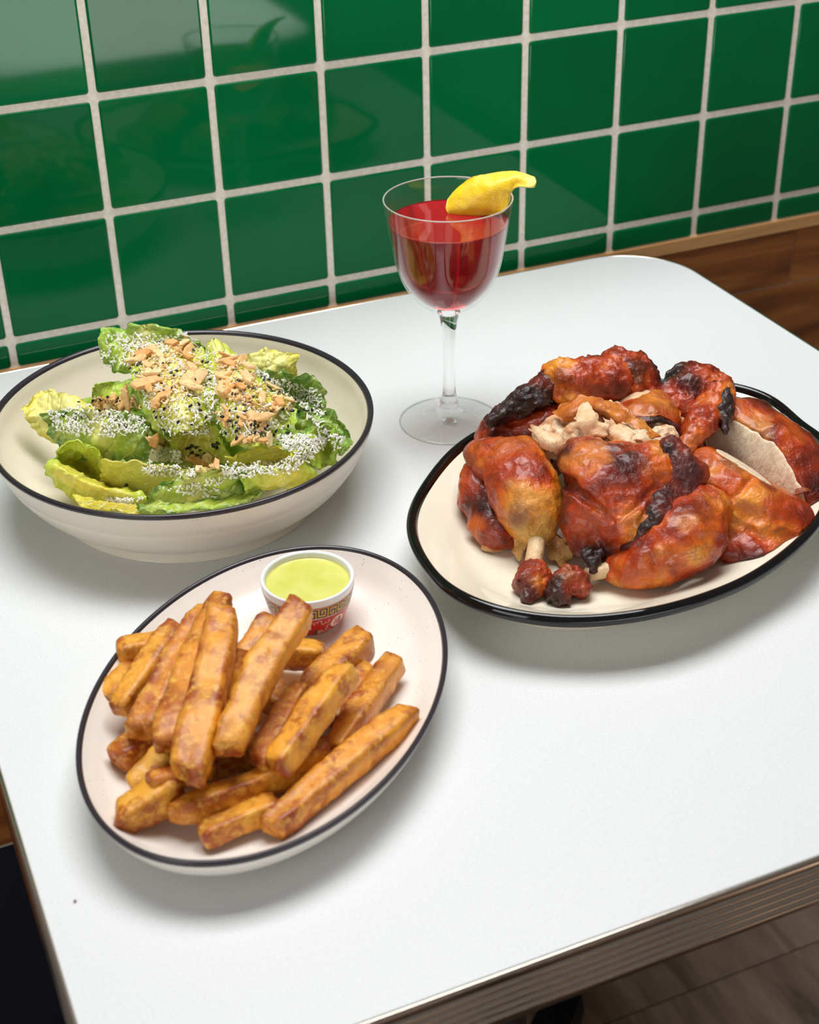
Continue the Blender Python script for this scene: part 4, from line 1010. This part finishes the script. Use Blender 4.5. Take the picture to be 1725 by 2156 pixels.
# left leg, drumstick bone toward the front
T = piece('chicken_quarter', 'golden roast chicken leg, its bare bone pointing to the front of the platter', 1110, 1120)
build('meat', [E(1105, 1035, .042, .0215, .0215, .020), E(1120, 1076, .035, .0185), E(1085, 975, .050, .022, .018, .015, 0.2), E(1030, 968, .047, .013), E(1002, 955, .047, .006), K(1125, 1090, .032, .0125, 1131, 1122, .027, .0064)],
      T, M_SKIN, skin_col(1, -0.32, 0.0, [(1070, 950, .06, .026, RUST, .75), (1000, 960, .05, .014, AMB, .6), (1085, 1090, .042, .012, lin(120, 66, 50), .7), (1130, 1120, .03, .016, YFAT, .8), (1110, 1030, .06, .022, lin(222, 158, 78), .6)]), k=0.009, amp=0.0009, seed=1)
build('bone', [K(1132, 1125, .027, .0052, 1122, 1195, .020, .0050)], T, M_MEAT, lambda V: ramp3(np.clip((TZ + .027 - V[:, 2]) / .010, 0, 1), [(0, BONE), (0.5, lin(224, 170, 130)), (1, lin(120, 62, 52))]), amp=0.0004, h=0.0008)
build('knuckle', [E(1122, 1205, .0195, .0078), E(1108, 1222, .0185, .0078), E(1136, 1222, .0175, .0074), E(1120, 1240, .016, .0072), E(1110, 1257, .0145, .0050)], T, M_CHAR, skin_col(3, 0.12, 0, [(1140, 1225, .026, .010, GOLD, .7), (1110, 1262, .015, .012, CHR, .8), (1120, 1200, .03, .008, lin(150, 100, 60), .7)]), k=0.003, amp=0.0012, freq=200, seed=3, h=0.0008)
sheet('torn_skin', [[(1142, 1108, .030), (1165, 1116, .028), (1182, 1130, .025)], [(1150, 1140, .020), (1178, 1148, .020), (1204, 1165, .018)], [(1154, 1180, .013), (1176, 1188, .013), (1196, 1178, .013)]], T, M_SKIN, lin(214, 172, 96), lin(180, 120, 56), seed=4, ragged=.004)
sheet('torn_skin', [[(1098, 1110, .030), (1112, 1112, .030), (1124, 1118, .030)], [(1088, 1140, .022), (1098, 1140, .022), (1110, 1142, .023)], [(1078, 1162, .015), (1090, 1180, .014), (1102, 1172, .016)]], T, M_SKIN, lin(226, 182, 102), lin(196, 138, 66), seed=5, ragged=.003)

# brown piece under the left leg
T = piece('chicken_thigh', 'dark brown roast thigh piece half hidden under the left leg', 1035, 1130)
build('skin', [E(1030, 1045, .028, .019, .020, .016), E(1048, 1105, .021, .017, .018, .011), E(1008, 1005, .036, .012), E(1062, 1125, .017, .014, .012, .007)], T, M_SKIN, skin_col(6, 0.22, 0, [(1045, 1065, .04, .014, CHR, .6), (1000, 1120, .02, .012, AMB, .7)]), k=0.006, seed=6)
sheet('meat', [[(1012, 1146, .013), (1040, 1152, .014), (1078, 1146, .013)], [(1016, 1157, .0115), (1042, 1166, .0115), (1082, 1152, .0115)]], T, M_MEAT, MEAT, GOLD, 0.0012, seed=7)

# mass at the upper left, under the wing tip
T = piece('chicken_piece', 'roast chicken back with glistening brown skin, under the burnt wing tip', 1090, 960)
build('skin', [E(1085, 905, .042, .024, .018, .014, .3), E(1048, 925, .036, .015, .013, .012), E(1140, 890, .048, .020, .018, .013), E(1110, 950, .030, .03, .026, .018)], T, M_SKIN, skin_col(8, 0.10, 0, [(1120, 890, .065, .016, lin(222, 130, 60), .6), (1040, 920, .05, .012, DEEP, .7)]), k=0.008, amp=0.0015, seed=8)

# torn breast behind the centre
T = piece('chicken_breast', 'torn roast breast in the middle, its orange skin peeled back from shredded white meat', 1290, 960)
build('meat', [E(1270, 915, .052, .034, .022, .018, .2), E(1350, 925, .050, .026, .022, .018), E(1190, 920, .050, .020, .018, .013), E(1290, 900, .060, .016, .012, .012), E(1390, 935, .056, .012)], T, M_MEAT, fibre, k=0.004, amp=0.0016, freq=170, seed=9, h=0.0009)
sheet('peeled_skin', [[(1165, 868, .066), (1200, 845, .073), (1250, 838, .077), (1310, 862, .075), (1385, 915, .068)], [(1180, 885, .066), (1215, 862, .073), (1255, 855, .077), (1305, 880, .075), (1372, 925, .068)], [(1200, 895, .062), (1225, 880, .069), (1262, 868, .073), (1300, 892, .071), (1350, 925, .066)]], T, M_SKIN, lin(226, 144, 50), lin(196, 96, 30), 0.0011, .002, 10, (20, 44), .003)
for i, rows in enumerate(([[(1112, 902, .066), (1140, 905, .068), (1175, 912, .067)], [(1135, 925, .064), (1160, 930, .066), (1190, 925, .066)], [(1160, 945, .059), (1175, 950, .061), (1182, 962, .058)]],
                          [[(1218, 858, .076), (1238, 852, .077), (1252, 868, .076)], [(1212, 890, .072), (1240, 890, .074), (1268, 895, .073)], [(1228, 918, .067), (1258, 922, .068), (1290, 925, .067)]],
                          [[(1268, 880, .074), (1290, 885, .074), (1310, 900, .072)], [(1275, 908, .070), (1305, 912, .070), (1335, 920, .068)], [(1290, 930, .065), (1320, 938, .065), (1345, 945, .063)]],
                          [[(1330, 910, .070), (1350, 912, .070), (1372, 925, .067)], [(1338, 930, .067), (1362, 935, .067), (1388, 945, .064)]])):
    sheet('meat_shred', rows, T, M_MEAT, MEAT, lin(236, 190, 140), 0.0013, .0022, 11 + i, (24, 24), .006)

# sliced breast behind with dark edge
T = piece('chicken_slice', 'small roast slice with orange skin and a dark crisp edge, left of the folded wing', 1390, 930)
build('meat', [E(1385, 890, .050, .022, .020, .014, .2), E(1350, 880, .052, .018)], T, M_MEAT, flat(lin(232, 190, 150)), amp=0.001, seed=15)
sheet('skin', [[(1290, 858, .066), (1340, 838, .070), (1390, 825, .070), (1425, 850, .062)], [(1310, 872, .068), (1360, 856, .072), (1405, 850, .070), (1436, 890, .060)], [(1325, 890, .066), (1372, 878, .070), (1410, 885, .067), (1440, 918, .057)]], T, M_SKIN, lin(220, 134, 46), lin(176, 62, 22), 0.0016, .0012, 16, (22, 30), .002)
sheet('crisp_edge', [[(1318, 884, .0685), (1352, 876, .0715), (1398, 880, .0695), (1441, 905, .061)], [(1330, 900, .066), (1365, 892, .069), (1402, 890, .067), (1440, 925, .057)]], T, M_CHAR, DEEP, CHR, 0.0014, .001, 17, (12, 34), .002)

# thigh in the centre
T = piece('chicken_thigh', 'large glossy roast thigh in the centre front, red-brown skin split by a deep cut', 1300, 1130)
TP = [E(1290, 1010, .054, .032, .026, .020, .1), E(1230, 975, .058, .016), E(1370, 990, .058, .022, .018, .016), E(1265, 1085, .038, .024, .020, .020), E(1335, 1090, .040, .026, .022, .020), E(1290, 1140, .024, .024, .016, .013), E(1425, 1010, .052, .014)]
F0 = blob_field(TP, 0.007, 0.0013, 110, 18)
build('skin', TP, T, M_SKIN,
      skin_col(18, 0.04, 0, [(1335, 975, .072, .014, CHR, .7), (1230, 960, .07, .018, lin(222, 128, 54), .8), (1240, 1080, .05, .022, RUST, .6), (1330, 1090, .06, .016, AMB, .8), (1390, 950, .07, .010, GOLD, .7), (1290, 1030, .07, .012, lin(206, 96, 34), .6)]), k=0.007, amp=0.0013, seed=18,
      grooves=trail(F0, [(1172, 1000), (1200, 1020), (1230, 1045), (1262, 1070), (1292, 1098)], .0052, .0012, 0.001) + trail(F0, [(1385, 1020), (1350, 1060), (1310, 1090)], .0018, .0012, 0.0) + trail(F0, [(1400, 1000), (1372, 1060), (1345, 1100)], .0016, .0012, 0.0))
CP = [('c', *q) for q in trail(F0, [(1412, 950), (1440, 985), (1448, 1010), (1425, 1045), (1395, 1075), (1360, 1110), (1330, 1150), (1318, 1168)], .0085, .0065, .0055, .055)] + [('c', *q) for q in trail(F0, [(1425, 960), (1462, 1000), (1452, 1030), (1420, 1070), (1380, 1110), (1345, 1145)], .0075, .0070, .0045, .055)] + [('c', *q) for q in trail(F0, [(1430, 1010), (1400, 1050), (1372, 1085)], .007, .007, .0050, .055)]
build('charred_skin', CP, T, M_CHAR, skin_col(20, 0.34, 0, [(1440, 980, .07, .014, lin(96, 40, 34), .8), (1350, 1130, .05, .012, lin(60, 28, 24), .7)]), k=0.004, amp=0.0016, freq=130, seed=20, h=0.0009)

# right drumstick
T = piece('chicken_drumstick', 'roast drumstick lying across the front right, bone to the left', 1400, 1190)
build('meat', [E(1440, 1130, .035, .027, .023, .021, .5), E(1385, 1170, .028, .022, .018, .016, .4), E(1330, 1195, .021, .013, .011, .010, .2), E(1478, 1085, .038, .018, .016, .018), K(1330, 1195, .021, .010, 1290, 1203, .0195, .006)], T, M_SKIN,
      skin_col(21, -0.12, 0, [(1470, 1060, .058, .016, DEEP, .6), (1385, 1170, .045, .016, GOLD, .6), (1480, 1150, .05, .012, RUST, .8), (1440, 1090, .056, .012, lin(216, 140, 70), .6)]), k=0.008, amp=0.0011, seed=21)
build('bone', [K(1310, 1194, .022, .0046, 1248, 1206, .0195, .0050)], T, M_MEAT, flat(BONE), amp=0.0004, h=0.0008)
build('knuckle', [E(1205, 1218, .0205, .0085), E(1185, 1232, .018, .0080), E(1222, 1236, .017, .0072), E(1175, 1252, .0155, .0072), E(1182, 1266, .0140, .0052), E(1165, 1238, .016, .0055)], T, M_CHAR, skin_col(23, 0.2, 0, [(1195, 1205, .03, .010, lin(186, 112, 60), .8), (1225, 1235, .025, .009, lin(190, 90, 36), .8), (1175, 1262, .015, .014, CHR, .9), (1168, 1228, .022, .006, CHR, .7)]), k=0.0025, amp=0.0016, freq=220, seed=23, h=0.0008)
build('burnt_scrap', [K(1240, 1170, .028, .0050, 1256, 1200, .022, .0034), K(1262, 1165, .029, .0036, 1250, 1195, .024, .0030)], T, M_CHAR, skin_col(24, 0.4), k=0.002, amp=0.0016, freq=220, seed=24, h=0.0008)

# breast halves at the right
def cut_piece(name, label, u, v, prims, q, n, seed, dark, extra, amp=0.0013, grooves=(), k=0.010):
    T = piece(name, label, u, v); n = np.asarray(n, float); n /= np.linalg.norm(n)
    body = blob_field(prims, k, amp, 70, seed, (), grooves)
    lo, hi = bounds(prims)
    V, Fc = surface_nets(lambda P_: np.maximum(body(P_), (P_ - q) @ n + 0.0006), lo, hi, 0.0010)
    fast_mesh('skin', V, Fc, M_SKIN, T, skin_col(seed, dark, 0, extra)(V))
    V, Fc = surface_nets(lambda P_: np.maximum(body(P_) + 0.0013, (P_ - q) @ n), lo, hi, 0.0010)
    fast_mesh('cut_meat', V, Fc, M_MEAT, T, flat(lin(250, 230, 198))(V))
    return T
def EW(x, y, z, rx, ry, rz, ang, tilt=0.0):
    e = E(1000, 1000, 0.03, rx, ry, rz, ang, tilt); return ('e', np.array([x, y, TZ + z]), e[2], e[3])
q1 = at(1590, 992, .047)
BP = [EW(.2500, -.4410, .030, .040, .026, .026, -1.15, .2), EW(.2480, -.4250, .036, .024, .022, .022, -1.15), EW(.2440, -.4600, .020, .034, .022, .012, -1.15), EW(.2680, -.4580, .024, .026, .022, .018, -1.15)]
F1 = blob_field(BP, 0.008, 0.0013, 70, 30)
T = cut_piece('chicken_breast', 'carved breast half at the front right, glossy skin with a dimple facing forward', 1580, 1120, BP,
  q1, (.524, .012, .84), 30, 0.0, [(1560, 960, .058, .016, DEEP, .6), (1590, 1090, .044, .012, lin(210, 104, 22), .9), (1640, 1060, .045, .012, RUST, .8), (1495, 1000, .05, .010, GOLD, .8), (1620, 1015, .05, .008, DEEP, .7), (1530, 1010, .055, .010, lin(206, 92, 40), .7)],
  grooves=trail(F1, [(1560, 1068), (1578, 1082), (1600, 1086)], .0065, .0055, -0.0030) + trail(F1, [(1500, 1030), (1540, 1050), (1560, 1035), (1590, 1000)], .0020, .0020, 0.0) + trail(F1, [(1540, 1095), (1580, 1115), (1610, 1140)], .0022, .0016, 0.0), k=0.008)
sheet('skin_flap', [[(1525, 1130, .024), (1575, 1150, .022), (1625, 1175, .017)], [(1522, 1165, .017), (1570, 1180, .016), (1605, 1188, .014)], [(1520, 1195, .0125), (1545, 1198, .0125), (1580, 1192, .0125)]], T, M_SKIN, lin(196, 76, 20), lin(156, 46, 16), seed=31)
q2 = at(1612, 897, .057) + 0.009 * np.array([-.86, -.40, .30])
T = cut_piece('chicken_breast', 'carved breast half at the far right, white cut face with dark crisp skin above it', 1660, 1010,
  [EW(.2960, -.4080, .032, .046, .032, .028, -1.307, .30), EW(.2880, -.3830, .044, .022, .022, .018, -1.3), EW(.3030, -.4380, .024, .020, .020, .012, -1.3)],
  q2, (-.86, -.40, .30), 33, 0.16, [(1580, 870, .070, .020, lin(226, 146, 66), .8), (1650, 850, .060, .018, CHR, .6), (1680, 920, .045, .014, DEEP, .6), (1690, 990, .035, .014, RUST, .6)])
sheet('skin_flap', [[(1678, 1022, .034), (1692, 1015, .036), (1706, 1012, .034)], [(1676, 1040, .032), (1694, 1036, .034), (1712, 1030, .032)]], T, M_SKIN, lin(170, 84, 40), lin(110, 44, 24), seed=36, n=(12, 16))

# wings
T = piece('chicken_wing', 'roast wing resting on top of the pile, burnt tip pointing left', 1250, 930)
build('drumette', [E(1330, 790, .072, .0165, .0150, .0150, .3), E(1300, 768, .078, .0125), E(1350, 815, .066, .0120), E(1375, 838, .062, .0080)], T, M_SKIN, skin_col(40, 0.05, 0, [(1345, 770, .085, .012, CHR, .8), (1300, 770, .09, .012, GOLD, .5)]), k=0.006, amp=0.0020, freq=140, seed=40)
build('flat', [K(1290, 800, .072, .0155, 1195, 803, .071, .0150), E(1240, 812, .068, .020, .013, .014, .2), E(1170, 800, .071, .010)], T, M_SKIN, skin_col(41, -0.08, 0, [(1165, 800, .08, .014, DEEP, .6), (1240, 830, .07, .010, DEEP, .5)]), k=0.008, amp=0.0016, freq=140, seed=41)
build('tip', [K(1165, 802, .072, .0095, 1100, 846, .065, .0074), K(1100, 846, .065, .0074, 1032, 885, .058, .0046), K(1130, 836, .067, .0080, 1060, 870, .060, .0056)], T, M_CHAR, skin_col(42, 0.55), k=0.005, amp=0.0016, freq=180, seed=42, h=0.0009)
T = piece('chicken_wing', 'dark folded roast wing between the centre pieces and the carved breast', 1470, 950)
build('drumette', [K(1425, 835, .062, .0130, 1510, 825, .066, .0125), E(1440, 805, .066, .0125), E(1430, 860, .058, .0120), E(1480, 800, .068, .0100)], T, M_SKIN, skin_col(43, 0.30), k=0.006, amp=0.0020, freq=130, seed=43)
build('flat', [K(1510, 838, .068, .0110, 1478, 888, .063, .0100), K(1478, 888, .063, .0100, 1440, 953, .056, .0068)], T, M_SKIN, skin_col(44, 0.10, 0, [(1452, 935, .066, .016, lin(206, 118, 62), .6)]), k=0.005, amp=0.0018, freq=150, seed=44)
build('tip', [K(1518, 832, .070, .0085, 1524, 875, .066, .0055), K(1524, 875, .066, .0055, 1530, 912, .061, .0016), K(1516, 850, .068, .0065, 1512, 880, .065, .0030)], T, M_CHAR, skin_col(45, 0.55), k=0.004, amp=0.0016, freq=180, seed=45, h=0.0009)
